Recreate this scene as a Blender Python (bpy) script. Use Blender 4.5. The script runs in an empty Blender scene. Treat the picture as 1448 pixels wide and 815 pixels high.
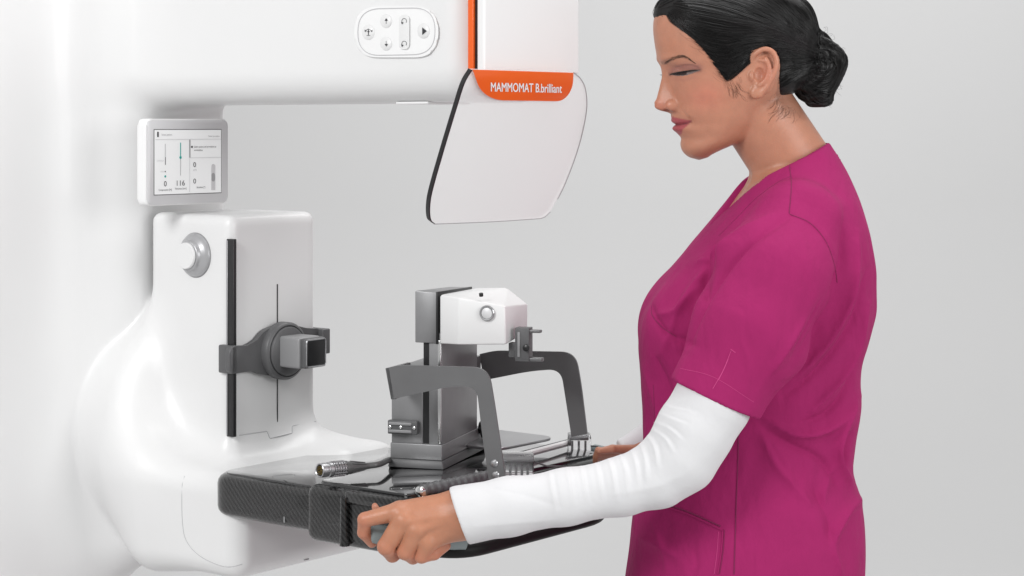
import bpy, bmesh, math, random
import numpy as np
from mathutils import Vector, Matrix
random.seed(7); np.random.seed(7)
SC = bpy.context.scene
# ------------------------------------------------------------------ camera, world, lights, exposure
CAMZ, F, HX, HY = 1.45, 2800.0, 724.0, 178.0
cd = bpy.data.cameras.new('camera'); cam = bpy.data.objects.new('camera', cd); SC.collection.objects.link(cam)
cam.location = (0, 0, CAMZ); cam.rotation_euler = (math.radians(90), 0, 0)
cd.sensor_width = 36; cd.lens = 36*F/1448; cd.shift_y = -(407.5-HY)/1448
cd.clip_start = .05; cd.clip_end = 100
SC.camera = cam
W_ = bpy.data.worlds.new('World'); SC.world = W_; W_.use_nodes = True
W_.node_tree.nodes['Background'].inputs[0].default_value = (1, 1, 1, 1)
W_.node_tree.nodes['Background'].inputs[1].default_value = .53
SC.view_settings.view_transform = 'Standard'; SC.view_settings.look = 'None'
SC.view_settings.exposure = 0; SC.view_settings.gamma = 1
def area(name, loc, target, size, power, sy=None):
    l = bpy.data.lights.new(name, 'AREA'); l.energy = power; l.size = size
    if sy: l.shape = 'RECTANGLE'; l.size_y = sy
    o = bpy.data.objects.new(name, l); SC.collection.objects.link(o); o.location = loc
    o.rotation_euler = (Vector(target)-Vector(loc)).to_track_quat('-Z', 'Y').to_euler()
    return o
area('key_softbox', (-1.9, .1, 2.9), (0, 2.8, 1.15), 1.0, 76)
area('top_softbox', (.6, 3.0, 3.6), (.1, 2.8, 1.2), 1.6, 38)
area('fill_softbox', (2.4, .8, 1.9), (.2, 2.8, 1.2), 1.4, 46)
area('backdrop_light', (1.0, 4.3, 3.4), (.6, 6.0, 1.3), 2.6, 38, .8)

# ------------------------------------------------------------------ helpers: pixels of the photograph to metres
def wp(px, py, Y): return np.array([(px-HX)/F*Y, Y, CAMZ-(py-HY)/F*Y])
def ray_plane(px, py, P0, N):
    d = np.array([(px-HX)/F, 1.0, -(py-HY)/F]); O = np.array([0, 0, CAMZ])
    P0 = np.asarray(P0, float); N = np.asarray(N, float)
    return O + d*(np.dot(P0-O, N)/np.dot(d, N))
AX = np.array([.6225, .7826, 0]); NX = np.array([.7826, -.6225, 0]); PC = np.array([-.411, 2.886, 0])
def MW(P):
    P = np.atleast_2d(np.asarray(P, float))
    return PC + P[:, :1]*AX + P[:, 1:2]*NX + P[:, 2:]*np.array([0, 0, 1.])
def WM(P):
    P = np.atleast_2d(np.asarray(P, float)) - PC
    return np.stack([P@AX, P@NX, P[:, 2]], 1)
RT = np.array([.297, .955, 0]); LT = np.array([-.955, .297, 0]); T0 = np.array([-.0978, 2.765, 0])
def TW(P):
    P = np.atleast_2d(np.asarray(P, float))
    return T0 + P[:, :1]*LT + P[:, 1:2]*RT + P[:, 2:]*np.array([0, 0, 1.])
Y0 = 2.75; K = Y0/F
def QW(P):      # person space: millimetre-like units, u right, v down, w towards the camera
    P = np.atleast_2d(np.asarray(P, float))
    return np.stack([(P[:, 0]-HX)*K, Y0-P[:, 2]*K, CAMZ-(P[:, 1]-HY)*K], 1)
def pq(px, py, w):
    Y = Y0-w*K
    return np.array([HX+(px-HX)*Y/Y0, HY+(py-HY)*Y/Y0, w])

# ------------------------------------------------------------------ objects
COL = SC.collection
def root(name, loc, label, cat, group=None):
    o = bpy.data.objects.new(name, None); COL.objects.link(o); o.location = loc; o.empty_display_size = .05
    o['label'] = label; o['category'] = cat
    if group: o['group'] = group
    return o
def rootloc(o):
    while o.parent: o = o.parent
    return np.array(o.location)
def link(name, V, Fc, mat, parent=None, smooth=True, color=None, label=None, cat=None, kind=None, auto=None):
    V = np.asarray(V, float)
    me = bpy.data.meshes.new(name)
    if parent is not None: base = rootloc(parent)
    else: base = np.array([V[:, 0].mean(), V[:, 1].mean(), V[:, 2].min()])
    me.from_pydata((V-base).tolist(), [], [tuple(int(i) for i in f) for f in Fc] if not isinstance(Fc, np.ndarray) else Fc.tolist())
    me.update()
    o = bpy.data.objects.new(name, me); COL.objects.link(o)
    if parent is not None: o.parent = parent
    else: o.location = base
    me.materials.append(mat)
    if smooth: me.polygons.foreach_set('use_smooth', [True]*len(me.polygons))
    if auto is not None:
        bm = bmesh.new(); bm.from_mesh(me)
        for e in bm.edges:
            if len(e.link_faces) == 2 and e.calc_face_angle(0) > math.radians(auto): e.smooth = False
        bm.to_mesh(me); bm.free()
    if color is not None:
        at = me.color_attributes.new('tint', 'FLOAT_COLOR', 'POINT')
        c = np.ones((len(V), 4), np.float32); c[:, :3] = color
        at.data.foreach_set('color', c.ravel())
    if label: o['label'] = label
    if cat: o['category'] = cat
    if kind: o['kind'] = kind
    return o
class MB:       # mesh builder; fr maps local (N,3) to world
    def __init__(s, fr=lambda P: np.atleast_2d(np.asarray(P, float))): s.V = []; s.F = []; s.n = 0; s.fr = fr
    def add(s, V, Fc):
        V = s.fr(V); s.V.append(V); s.F += [tuple(i+s.n for i in f) for f in Fc]; s.n += len(V); return s
    def bm(s, b):
        bmesh.ops.recalc_face_normals(b, faces=b.faces[:])
        b.verts.index_update(); s.add([v.co[:] for v in b.verts], [[v.index for v in f.verts] for f in b.faces]); b.free(); return s
    def box(s, lo, hi, r=0, seg=3):
        b = bmesh.new(); bmesh.ops.create_cube(b, size=1)
        for v in b.verts: v.co = Vector([lo[i]+(v.co[i]+.5)*(hi[i]-lo[i]) for i in range(3)])
        if r: bmesh.ops.bevel(b, geom=b.edges[:], offset=r, segments=seg, profile=.5, affect='EDGES')
        return s.bm(b)
    def hull(s, pts, r=0, seg=2):
        b = bmesh.new()
        for p in pts: b.verts.new([float(x) for x in p])
        res = bmesh.ops.convex_hull(b, input=b.verts[:]); 
        bmesh.ops.dissolve_limit(b, angle_limit=math.radians(3), verts=b.verts[:], edges=b.edges[:])
        if r: bmesh.ops.bevel(b, geom=b.edges[:], offset=r, segments=seg, profile=.5, affect='EDGES')
        return s.bm(b)
    def prism(s, front, back, r=0, seg=2):      # two matching loops of 3D points
        b = bmesh.new(); n = len(front)
        a = [b.verts.new([float(x) for x in p]) for p in front]; c = [b.verts.new([float(x) for x in p]) for p in back]
        fa = b.faces.new(a); fb = b.faces.new(c[::-1])
        for i in range(n): b.faces.new([a[i], c[i], c[(i+1) % n], a[(i+1) % n]][::-1])
        if r:
            ed = list(set(fa.edges[:]+fb.edges[:])); bmesh.ops.bevel(b, geom=ed, offset=r, segments=seg, profile=.5, affect='EDGES')
        return s.bm(b)
    def tube(s, pts, rad, seg=10, caps=True):
        pts = [np.asarray(p, float) for p in pts]; n = len(pts)
        rad = [rad]*n if np.isscalar(rad) else rad
        V = []; up = None
        for i in range(n):
            t = pts[min(i+1, n-1)]-pts[max(i-1, 0)]; t = t/(np.linalg.norm(t)+1e-12)
            if up is None:
                up = np.array([0, 0, 1.]) if abs(t[2]) < .9 else np.array([1., 0, 0])
            x = np.cross(up, t); x /= np.linalg.norm(x)+1e-12; up = np.cross(t, x)
            for k in range(seg):
                a = 2*math.pi*k/seg; V.append(pts[i]+rad[i]*(math.cos(a)*x+math.sin(a)*up))
        Fc = [(i*seg+k, i*seg+(k+1) % seg, (i+1)*seg+(k+1) % seg, (i+1)*seg+k) for i in range(n-1) for k in range(seg)]
        if caps: Fc += [tuple(range(seg))[::-1], tuple(range((n-1)*seg, n*seg))]
        return s.add(V, Fc)
    def lathe(s, c, axis, prof, seg=48):        # prof: (distance along axis, radius)
        axis = np.asarray(axis, float); axis /= np.linalg.norm(axis)
        up = np.array([0, 0, 1.]) if abs(axis[2]) < .9 else np.array([1., 0, 0])
        x = np.cross(up, axis); x /= np.linalg.norm(x); y = np.cross(axis, x); c = np.asarray(c, float)
        V = [c+axis*d+max(r, 1e-5)*(math.cos(2*math.pi*k/seg)*x+math.sin(2*math.pi*k/seg)*y) for d, r in prof for k in range(seg)]
        n = len(prof)
        Fc = [(i*seg+k, i*seg+(k+1) % seg, (i+1)*seg+(k+1) % seg, (i+1)*seg+k) for i in range(n-1) for k in range(seg)]
        Fc += [tuple(range(seg))[::-1], tuple(range((n-1)*seg, n*seg))]
        return s.add(V, Fc)
    def done(s, name, mat, parent=None, **kw): 
        kw.setdefault('auto', 35)
        return link(name, np.concatenate(s.V), s.F, mat, parent, **kw)
def rpoly(pts, r, seg=6):       # round the corners of a 2D polygon
    out = []; n = len(pts); rr = [r]*n if np.isscalar(r) else r
    for i in range(n):
        p = np.array(pts[i], float); a = np.array(pts[i-1], float)-p; b = np.array(pts[(i+1) % n], float)-p
        la, lb = np.linalg.norm(a), np.linalg.norm(b); q = min(rr[i], la*.48, lb*.48)
        if q < 1e-6: out.append(p); continue
        A = p+a/la*q; B = p+b/lb*q
        for k in range(seg+1):
            t = k/seg; out.append((1-t)**2*A+2*t*(1-t)*p+t*t*B)
    return out
def spline(pts, n=8):
    P = [np.array(p, float) for p in pts]; P = [2*P[0]-P[1]]+P+[2*P[-1]-P[-2]]; out = []
    for i in range(1, len(P)-2):
        for k in range(n):
            t = k/n; out.append(.5*((2*P[i])+(-P[i-1]+P[i+1])*t+(2*P[i-1]-5*P[i]+4*P[i+1]-P[i+2])*t*t+(-P[i-1]+3*P[i]-3*P[i+1]+P[i+2])*t**3))
    out.append(P[-2]); return out
def text_mesh(mb, txt, org, xdir, ydir, height, width=None, center=False, lift=None):
    cu = bpy.data.curves.new('t', 'FONT'); cu.body = txt; cu.size = 1; cu.resolution_u = 3
    if center: cu.align_x = 'CENTER'
    ob = bpy.data.objects.new('t', cu); COL.objects.link(ob); bpy.context.view_layer.update()
    me = bpy.data.meshes.new_from_object(ob.evaluated_get(bpy.context.evaluated_depsgraph_get()))
    V = np.array([v.co[:] for v in me.vertices]); Fc = [tuple(p.vertices) for p in me.polygons]
    bpy.data.objects.remove(ob); bpy.data.curves.remove(cu); bpy.data.meshes.remove(me)
    sy = height/.7; sx = sy if width is None else width/(V[:, 0].max()-V[:, 0].min())
    x0 = 0 if center else V[:, 0].min()
    mb.add(np.asarray(org)+((V[:, :1]-x0)*sx)*np.asarray(xdir)+(V[:, 1:2]*sy)*np.asarray(ydir), Fc)

# ------------------------------------------------------------------ implicit surfaces
def cap(P, a, b, ra, rb):
    a = np.asarray(a, float); b = np.asarray(b, float); ab = b-a
    h = np.clip(((P-a)@ab)/(ab@ab), 0, 1)
    return np.linalg.norm(P-a-h[:, None]*ab, axis=1)-(ra+h*(rb-ra))
def ell(P, c, r):
    r = np.asarray(r, float); q = (P-np.asarray(c, float))/r; k = np.linalg.norm(q, axis=1)
    k2 = np.linalg.norm(q/r, axis=1)+1e-9
    return k*(k-1)/k2
def smin(a, b, k):
    h = np.clip(.5+.5*(b-a)/k, 0, 1); return b+(a-b)*h-k*h*(1-h)
def smax(a, b, k): return -smin(-a, -b, k)
def rbox(P, lo, hi, r):
    lo = np.asarray(lo, float); hi = np.asarray(hi, float)
    q = np.abs(P-(lo+hi)/2)-(hi-lo)/2+r
    return np.linalg.norm(np.maximum(q, 0), axis=1)+np.minimum(q.max(1), 0)-r
def cubic(x, xs, ys):
    xs = np.asarray(xs, float); ys = np.asarray(ys, float)
    d = np.diff(ys)/np.diff(xs); m = np.zeros_like(ys); m[1:-1] = (d[1:]+d[:-1])/2; m[0] = d[0]; m[-1] = d[-1]
    for i in range(1, len(m)-1):
        if d[i-1]*d[i] <= 0: m[i] = 0
    x = np.clip(x, xs[0], xs[-1]); i = np.clip(np.searchsorted(xs, x)-1, 0, len(xs)-2)
    h = xs[i+1]-xs[i]; t = (x-xs[i])/h
    return (2*t**3-3*t**2+1)*ys[i]+(t**3-2*t**2+t)*h*m[i]+(-2*t**3+3*t**2)*ys[i+1]+(t**3-t**2)*h*m[i+1]
def tab(x, T): return cubic(x, [a for a, b in T], [b for a, b in T])
import time as _t
def iso(*a, **k):
    t0 = _t.time(); r = iso_(*a, **k); return r
def iso_(f, lo, hi, h, lip=1.0, newton=2, cells=False):
    lo = np.asarray(lo, float); hi = np.asarray(hi, float); C = 4
    n = (np.ceil((hi-lo)/(h*C)).astype(int))*C+1
    nc = (n-1)//C+1
    ax = [lo[i]+np.arange(nc[i])*h*C for i in range(3)]
    G = np.stack(np.meshgrid(*ax, indexing='ij'), -1).reshape(-1, 3)
    fc = f(G).reshape(nc)
    near = np.abs(fc) < h*C*1.9*lip
    cell = np.zeros([k for k in nc], bool)
    for dx in (0, 1):
        for dy in (0, 1):
            for dz in (0, 1):
                sl = near[dx:, dy:, dz:]; cell[:sl.shape[0], :sl.shape[1], :sl.shape[2]] |= sl
    rep = lambda A: A.repeat(C, 0).repeat(C, 1).repeat(C, 2)[:n[0], :n[1], :n[2]]
    val = rep(fc).astype(np.float32).copy(); m = rep(cell)
    for d in range(3):      # include the far faces of active cells
        mm = m.copy(); s1 = [slice(None)]*3; s2 = [slice(None)]*3; s1[d] = slice(1, None); s2[d] = slice(None, -1)
        mm[tuple(s1)] |= m[tuple(s2)]; m = mm
    idx = np.argwhere(m); out = np.empty(len(idx), np.float32)
    for k in range(0, len(idx), 400000): out[k:k+400000] = f(lo+idx[k:k+400000]*h)
    val[m] = out
    s = val < 0
    cs = np.zeros([k-1 for k in n], np.int8)
    cnt = np.zeros_like(cs, dtype=np.float32); acc = np.zeros(cs.shape+(3,), np.float32) if np.prod(cs.shape) < 2.5e7 else None
    corners = [(x, y, z) for x in (0, 1) for y in (0, 1) for z in (0, 1)]
    S = sum(s[x:n[0]-1+x, y:n[1]-1+y, z:n[2]-1+z].astype(np.int8) for x, y, z in corners)
    act = (S > 0) & (S < 8); ci = np.argwhere(act)
    vid = -np.ones(act.shape, np.int64); vid[act] = np.arange(len(ci))
    P = np.zeros((len(ci), 3)); c = np.zeros(len(ci))
    for a in corners:
        for d in range(3):
            if a[d] == 0:
                b = list(a); b[d] = 1
                va = val[ci[:, 0]+a[0], ci[:, 1]+a[1], ci[:, 2]+a[2]]; vb = val[ci[:, 0]+b[0], ci[:, 1]+b[1], ci[:, 2]+b[2]]
                x = (va < 0) != (vb < 0); t = np.where(x, va/(np.where(x, va-vb, 1)), 0)
                q = np.tile(np.array(a, float), (len(ci), 1)); q[:, d] = t
                P += q*x[:, None]; c += x
    V = lo+(ci+P/c[:, None])*h
    faces = []
    for d in range(3):
        e = [slice(None)]*3; g = [slice(None)]*3; e[d] = slice(None, -1); g[d] = slice(1, None)
        A = s[tuple(e)]; B = s[tuple(g)]; X = np.argwhere(A != B)
        o1, o2 = [(1, 2), (2, 0), (0, 1)][d]
        ok = (X[:, o1] > 0) & (X[:, o2] > 0) & (X[:, o1] < n[o1]-1) & (X[:, o2] < n[o2]-1); X = X[ok]
        inside = A[X[:, 0], X[:, 1], X[:, 2]]
        def g2(i, j):
            Y = X.copy(); Y[:, o1] -= i; Y[:, o2] -= j; return vid[Y[:, 0], Y[:, 1], Y[:, 2]]
        q = np.stack([g2(1, 1), g2(0, 1), g2(0, 0), g2(1, 0)], 1)
        q[~inside] = q[~inside][:, ::-1]; faces.append(q)
    Fq = np.concatenate(faces); Fq = Fq[(Fq >= 0).all(1)]
    if cells: return V, Fq, ci
    for _ in range(newton):
        v0 = f(V); Nn = grad(f, V, h*.5); g = np.linalg.norm(Nn, axis=1)+1e-9
        st = np.clip(v0/g, -h*.7, h*.7); V = V-(Nn/g[:, None])*st[:, None]
    return V, Fq
def grad(f, V, e):
    return np.stack([(f(V+np.eye(3)[i]*e)-f(V-np.eye(3)[i]*e))/(2*e) for i in range(3)], 1)
def seg_dist(x, y, poly):
    d = np.full(len(x), 1e9); tt = np.zeros(len(x)); L = len(poly)-1
    for i in range(L):
        ax, ay = poly[i][:2]; bx, by = poly[i+1][:2]; dx, dy = bx-ax, by-ay
        h = np.clip(((x-ax)*dx+(y-ay)*dy)/(dx*dx+dy*dy+1e-9), 0, 1); q = np.hypot(x-ax-h*dx, y-ay-h*dy)
        m = q < d; d[m] = q[m]; tt[m] = (i+h[m])/L
    return d, tt
def poly_sdf(x, y, poly):
    d, _ = seg_dist(x, y, list(poly)+[poly[0]]); ins = np.zeros(len(x), bool); n = len(poly)
    for i in range(n):
        x1, y1 = poly[i]; x2, y2 = poly[(i+1) % n]
        c = ((y1 > y) != (y2 > y)) & (x < (x2-x1)*(y-y1)/((y2-y1) if y2 != y1 else 1e-9)+x1); ins ^= c
    return np.where(ins, -d, d)

# ------------------------------------------------------------------ materials
def mat(name, col, rough=.5, metal=0, coat=0, spec=.5, sss=0, attr=None, emit=None, bump=None, trans=None, sheen=0):
    m = bpy.data.materials.new(name); m.use_nodes = True; nt = m.node_tree; b = nt.nodes['Principled BSDF']
    b.inputs['Base Color'].default_value = (*col, 1); b.inputs['Roughness'].default_value = rough
    b.inputs['Metallic'].default_value = metal; b.inputs['Coat Weight'].default_value = coat
    b.inputs['Coat Roughness'].default_value = .05; b.inputs['Specular IOR Level'].default_value = spec
    if sss:
        b.inputs['Subsurface Weight'].default_value = sss; b.inputs['Subsurface Radius'].default_value = (1, .35, .2)
        b.inputs['Subsurface Scale'].default_value = .006
    if sheen: b.inputs['Sheen Weight'].default_value = sheen; b.inputs['Sheen Roughness'].default_value = .4
    if emit: b.inputs['Emission Color'].default_value = (*col, 1); b.inputs['Emission Strength'].default_value = emit
    tc = nt.nodes.new('ShaderNodeTexCoord')
    if attr:
        a = nt.nodes.new('ShaderNodeAttribute'); a.attribute_name = 'tint'
        nt.links.new(a.outputs['Color'], b.inputs['Base Color'])
    if bump:        # (scale, strength, detail, stretch)
        nz = nt.nodes.new('ShaderNodeTexNoise'); nz.inputs['Scale'].default_value = bump[0]; nz.inputs['Detail'].default_value = bump[2]
        mp = nt.nodes.new('ShaderNodeMapping'); mp.inputs['Scale'].default_value = bump[3]
        nt.links.new(tc.outputs['Object'], mp.inputs[0]); nt.links.new(mp.outputs[0], nz.inputs['Vector'])
        bp = nt.nodes.new('ShaderNodeBump'); bp.inputs['Strength'].default_value = bump[1]; bp.inputs['Distance'].default_value = .001
        nt.links.new(nz.outputs['Fac'], bp.inputs['Height']); nt.links.new(bp.outputs[0], b.inputs['Normal'])
    if trans is not None:
        b.inputs['Transmission Weight'].default_value = trans; b.inputs['IOR'].default_value = 1.45
    return m
def vary(m, amt, scale):         # small mottling of the base colour
    nt = m.node_tree; b = nt.nodes['Principled BSDF']; nz = nt.nodes.new('ShaderNodeTexNoise'); nz.inputs['Scale'].default_value = scale
    nz.inputs['Detail'].default_value = 4
    mr = nt.nodes.new('ShaderNodeMapRange'); mr.inputs['From Min'].default_value = .3; mr.inputs['From Max'].default_value = .7
    mr.inputs['To Min'].default_value = 1-amt; mr.inputs['To Max'].default_value = 1+amt
    hs = nt.nodes.new('ShaderNodeVectorMath'); hs.operation = 'SCALE'
    tc = nt.nodes.new('ShaderNodeTexCoord'); nt.links.new(tc.outputs['Object'], nz.inputs['Vector'])
    lk = b.inputs['Base Color'].links
    if lk: nt.links.new(lk[0].from_socket, hs.inputs[0])
    else: hs.inputs[0].default_value = b.inputs['Base Color'].default_value[:3]
    nt.links.new(nz.outputs['Fac'], mr.inputs['Value']); nt.links.new(mr.outputs[0], hs.inputs['Scale'])
    nt.links.new(hs.outputs[0], b.inputs['Base Color']); return m
M = {}
M['white'] = vary(mat('white_plastic', (.73, .73, .73), .36, coat=.1), .012, 3)
M['white2'] = vary(mat('white_cover', (.80, .80, .80), .38), .012, 4)
M['seam'] = mat('seam_gap', (.12, .12, .12), .6)
M['seam_l'] = mat('light_seam', (.5, .5, .51), .6)
M['bezel'] = mat('silver_plastic', (.64, .64, .65), .42, metal=.1)
M['knob'] = mat('satin_silver', (.42, .42, .43), .35, metal=.4)
M['screen'] = mat('screen_glass', (.80, .81, .81), .2, emit=.15)
M['ink'] = mat('black_ink', (.02, .02, .025), .5)
M['inkg'] = mat('grey_ink', (.35, .35, .36), .5)
M['ink_l'] = mat('pale_ink', (.62, .62, .63), .5)
M['teal'] = mat('teal_ink', (.0, .35, .3), .5)
M['orange'] = mat('orange_plastic', (.80, .115, .008), .32, coat=.3)
M['black'] = mat('black_plastic', (.012, .012, .013), .35)
M['gloss'] = mat('black_gloss', (.012, .012, .013), .08, coat=1)
M['dgrey'] = vary(mat('dark_grey_plastic', (.095, .095, .098), .42, bump=(900, .15, 2, (1, 1, 1))), .06, 40)
M['mgrey'] = mat('mid_grey_plastic', (.26, .26, .265), .42)
M['metal'] = vary(mat('anodised_metal', (.26, .26, .265), .4, metal=.45, bump=(500, .12, 2, (1, 1, .04))), .05, 30)
M['metal_l'] = mat('light_metal', (.42, .42, .43), .28, metal=.85)
M['metal_d'] = vary(mat('painted_steel', (.15, .15, .153), .38, metal=.4), .06, 20)
M['chrome'] = mat('chrome', (.7, .7, .7), .15, metal=1)
M['grip'] = mat('grey_rubber_grip', (.22, .26, .265), .5)
M['brass'] = mat('brass_pins', (.5, .35, .1), .3, metal=1)
M['cable'] = mat('grey_cable', (.09, .09, .09), .4)
M['clear'] = mat('clear_plastic', (.95, .95, .96), .04, trans=1.0)
def carbon():
    m = mat('carbon_fibre', (.01, .01, .01), .25, coat=.5, spec=.4); nt = m.node_tree; b = nt.nodes['Principled BSDF']
    tc = nt.nodes.new('ShaderNodeTexCoord'); mp = nt.nodes.new('ShaderNodeMapping')
    mp.inputs['Rotation'].default_value = (.5, .6, .3)
    w = nt.nodes.new('ShaderNodeTexWave'); w.inputs['Scale'].default_value = 58; w.inputs['Distortion'].default_value = .25
    w.inputs['Detail'].default_value = 1; w.inputs['Detail Scale'].default_value = 3
    r = nt.nodes.new('ShaderNodeValToRGB'); r.color_ramp.elements[0].position = .38; r.color_ramp.elements[1].position = .62
    r.color_ramp.elements[0].color = (.004, .004, .004, 1); r.color_ramp.elements[1].color = (.022, .022, .022, 1)
    nt.links.new(tc.outputs['Object'], mp.inputs[0]); nt.links.new(mp.outputs[0], w.inputs[0]); nt.links.new(w.outputs['Fac'], r.inputs[0])
    nt.links.new(r.outputs[0], b.inputs['Base Color']); return m
M['carbon'] = carbon()
M['eye'] = mat('eye_white', (.17, .125, .115), .2, coat=.6); M['iris'] = mat('dark_iris', (.02, .01, .008), .4)
M['hull'] = mat('black_shell', (.008, .008, .008), .5, spec=.2)
def shieldmat():
    m = bpy.data.materials.new('clear_acrylic'); m.use_nodes = True; nt = m.node_tree; nt.nodes.clear()
    o = nt.nodes.new('ShaderNodeOutputMaterial'); t = nt.nodes.new('ShaderNodeBsdfTransparent'); t.inputs[0].default_value = (.98, .98, .98, 1)
    p = nt.nodes.new('ShaderNodeBsdfDiffuse'); p.inputs[0].default_value = (.95, .95, .95, 1)
    mx = nt.nodes.new('ShaderNodeMixShader'); mx.inputs[0].default_value = .30
    nt.links.new(t.outputs[0], mx.inputs[1]); nt.links.new(p.outputs[0], mx.inputs[2]); nt.links.new(mx.outputs[0], o.inputs[0]); return m
M['shield'] = shieldmat()
M['skin'] = vary(mat('skin', (.5, .25, .16), .40, sss=.12, attr=True, spec=.4, bump=(520, .32, 4, (1, 1, 1))), .05, 75)
M['hair'] = mat('black_hair', (.004, .0035, .0035), .42, spec=.3, bump=(260, .5, 4, (1, 1, 3)))
M['fine'] = mat('fine_hair', (.07, .035, .024), .6, spec=.2)
M['strand'] = mat('hair_strand', (.005, .0045, .0045), .32, spec=.4)
M['scrub'] = vary(mat('magenta_cotton', (.40, .028, .155), .85, attr=True, spec=.2, bump=(1500, .25, 2, (1, 1, 1))), .03, 25)
def crumple(m, scale, dist, strength, stretch):
    nt = m.node_tree; b = nt.nodes['Principled BSDF']; old = b.inputs['Normal'].links[0].from_socket
    tc = nt.nodes.new('ShaderNodeTexCoord'); mp = nt.nodes.new('ShaderNodeMapping'); mp.inputs['Scale'].default_value = stretch; mp.inputs['Rotation'].default_value = (0, .6, 0)
    nz = nt.nodes.new('ShaderNodeTexNoise'); nz.inputs['Scale'].default_value = scale; nz.inputs['Detail'].default_value = 3; nz.inputs['Roughness'].default_value = .45; nz.inputs['Distortion'].default_value = .6
    bp = nt.nodes.new('ShaderNodeBump'); bp.inputs['Distance'].default_value = dist; bp.inputs['Strength'].default_value = strength
    nt.links.new(tc.outputs['Object'], mp.inputs[0]); nt.links.new(mp.outputs[0], nz.inputs['Vector']); nt.links.new(nz.outputs['Fac'], bp.inputs['Height'])
    nt.links.new(old, bp.inputs['Normal']); nt.links.new(bp.outputs[0], b.inputs['Normal']); return m
crumple(M['scrub'], 11, .014, 1.0, (1, 1, .5)); crumple(M['scrub'], 34, .004, .6, (1, 1, .6))
M['shirt'] = vary(mat('white_cotton', (.65, .65, .66), .9, spec=.15, bump=(1400, .3, 2, (1, 1, 1))), .015, 20)
crumple(M['shirt'], 26, .003, .5, (1, 1, 1))
M['back'] = vary(mat('backdrop_paint', (.575, .575, .575), .9, spec=.1), .01, .7)
M['floor'] = vary(mat('floor_vinyl', (.55, .55, .55), .6), .02, 2)
# ------------------------------------------------------------------ setting
b = MB()
R_, yb = 1.2, 6.4; prof = [(yb-8.9, 0), (yb-R_, 0)]+[(yb-R_+R_*math.sin(a), R_-R_*math.cos(a)) for a in np.linspace(.1, math.pi/2, 14)]+[(yb, 4.5)]
V = [(x, y, z) for y, z in prof for x in (-5, 5)]; n_ = len(prof)
V += [(x, y+(.05 if z > R_*.99 else 0), z-.05) for y, z in prof for x in (-5, 5)]
Fc = [(2*i, 2*i+1, 2*i+3, 2*i+2) for i in range(n_-1)]
link('backdrop', np.array(V[:2*n_]), Fc, M['back'], kind='structure')

# ------------------------------------------------------------------ machine
mach = root('mammography_machine', MW([[.09, -.5, 0]])[0], 'white mammography machine with a small display, tall column and orange banded clear face shield', 'x-ray machine')
def hous(P):
    d = rbox(P, (-.0, -.7, 1.482), (.206, .452, 2.3), .045)                 # upper arm
    sp = rbox(P, (-.0, -.6, .8), (.19, -.205, 1.7), .02)
    d = smin(d, sp, .018)
    d = smin(d, rbox(P, (-.95, -1.1, -.1), (.03, -.272, 2.5), .06), .17)    # gantry, its front faces the patient
    # drum on the gantry
    q = np.hypot(P[:, 0]-.138, P[:, 2]-.990); dr = np.stack([q, P[:, 1]], 1)
    r = .045; a = np.stack([q-(.210-r), np.abs(P[:, 1]+.23)-(.085-r)], 1)
    drum = np.linalg.norm(np.maximum(a, 0), axis=1)+np.minimum(a.max(1), 0)-r
    d = smin(d, drum, .012)
    base = rbox(P, (-.068, -.13, .806), (.250, .085, .955), .03)
    c = rbox(P, (.0, -.176, .90), (.181, 0, 1.319), .014)
    c = smin(c, rbox(P, (.15, -.12, .88), (.258, .088, .958), .012), .07)
    low = smin(drum, base, .17); low = smin(low, c, .055)
    return smin(d, low, .01)
V, Fq = iso(hous, (-.60, -.50, .70), (.30, .475, 1.80), .0055)
link('housing', MW(V), Fq, M['white'], mach)
MB(MW).box((-.95, -1.1, 0), (.03, -.275, .72), .02).done('pedestal', M['white'], mach)

# head at the end of the upper arm
h = MB(MW); h.box((-.003, .4525, 1.523), (.207, .4615, 2.0), .002); h.done('orange_trim', M['orange'], mach)
h = MB(MW); h.box((.002, .4617, 1.521), (.206, .4655, 2.0), 0); h.done('gap_strip', M['black'], mach)
h = MB(MW); h.box((.0, .466, 1.522), (.208, .479, 2.0), .003, 4); h.done('front_cover', M['white2'], mach)
h = MB(MW); h.box((.03, .44, 1.5), (.18, .476, 1.525), .006); h.done('shield_mount', M['white2'], mach)
# orange name band: lies in the plane of the shield front
TP = .486
P0 = MW([[0, TP, 1.52]])[0]
def onpl(px, py, t=TP): return WM([ray_plane(px, py, MW([[0, t, 1.5]])[0], NX)])[0]
# clear shield, leaning back towards the gantry
SL = .36; Ns = NX*1.0+np.array([0, 0, -SL]); Ns /= np.linalg.norm(Ns)
def onsh(px, py, off=0): return ray_plane(px, py, P0+Ns*off, Ns)
out = [(668, 98), (811, 102)]
left = spline([(667, 99), (656, 118), (645, 152), (626, 215), (611, 268), (607, 292), (608, 310), (614, 317)], 6)
bot = spline([(614, 317), (690, 314), (752, 310), (768, 308), (778, 300)], 4)
right = spline([(778, 300), (798, 262), (818, 208), (829, 158), (828, 128), (821, 112), (811, 103)], 6)
loop = left+bot[1:]+right[1:]
s_ = MB(); s_.prism([onsh(x, y) for x, y in loop], [onsh(x, y)-Ns*.005 for x, y in loop]); sh = s_.done('face_shield', M['shield'], mach, auto=30)
e = MB()
lf = [onsh(x, y, .0006) for x, y in left]; lb = [p-Ns*.0062 for p in lf]; inn = [onsh(x+1.5, y, .0006) for x, y in left]
inb = [p-Ns*.0062 for p in inn]; n_ = len(lf)
e.add(lf+lb+inn+inb, [(i, i+1, n_+i+1, n_+i) for i in range(n_-1)]+[(2*n_+i, i, i+1, 2*n_+i+1)[::-1] for i in range(n_-1)]+[(3*n_+i, 3*n_+i+1, n_+i+1, n_+i)[::-1] for i in range(n_-1)])
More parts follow.
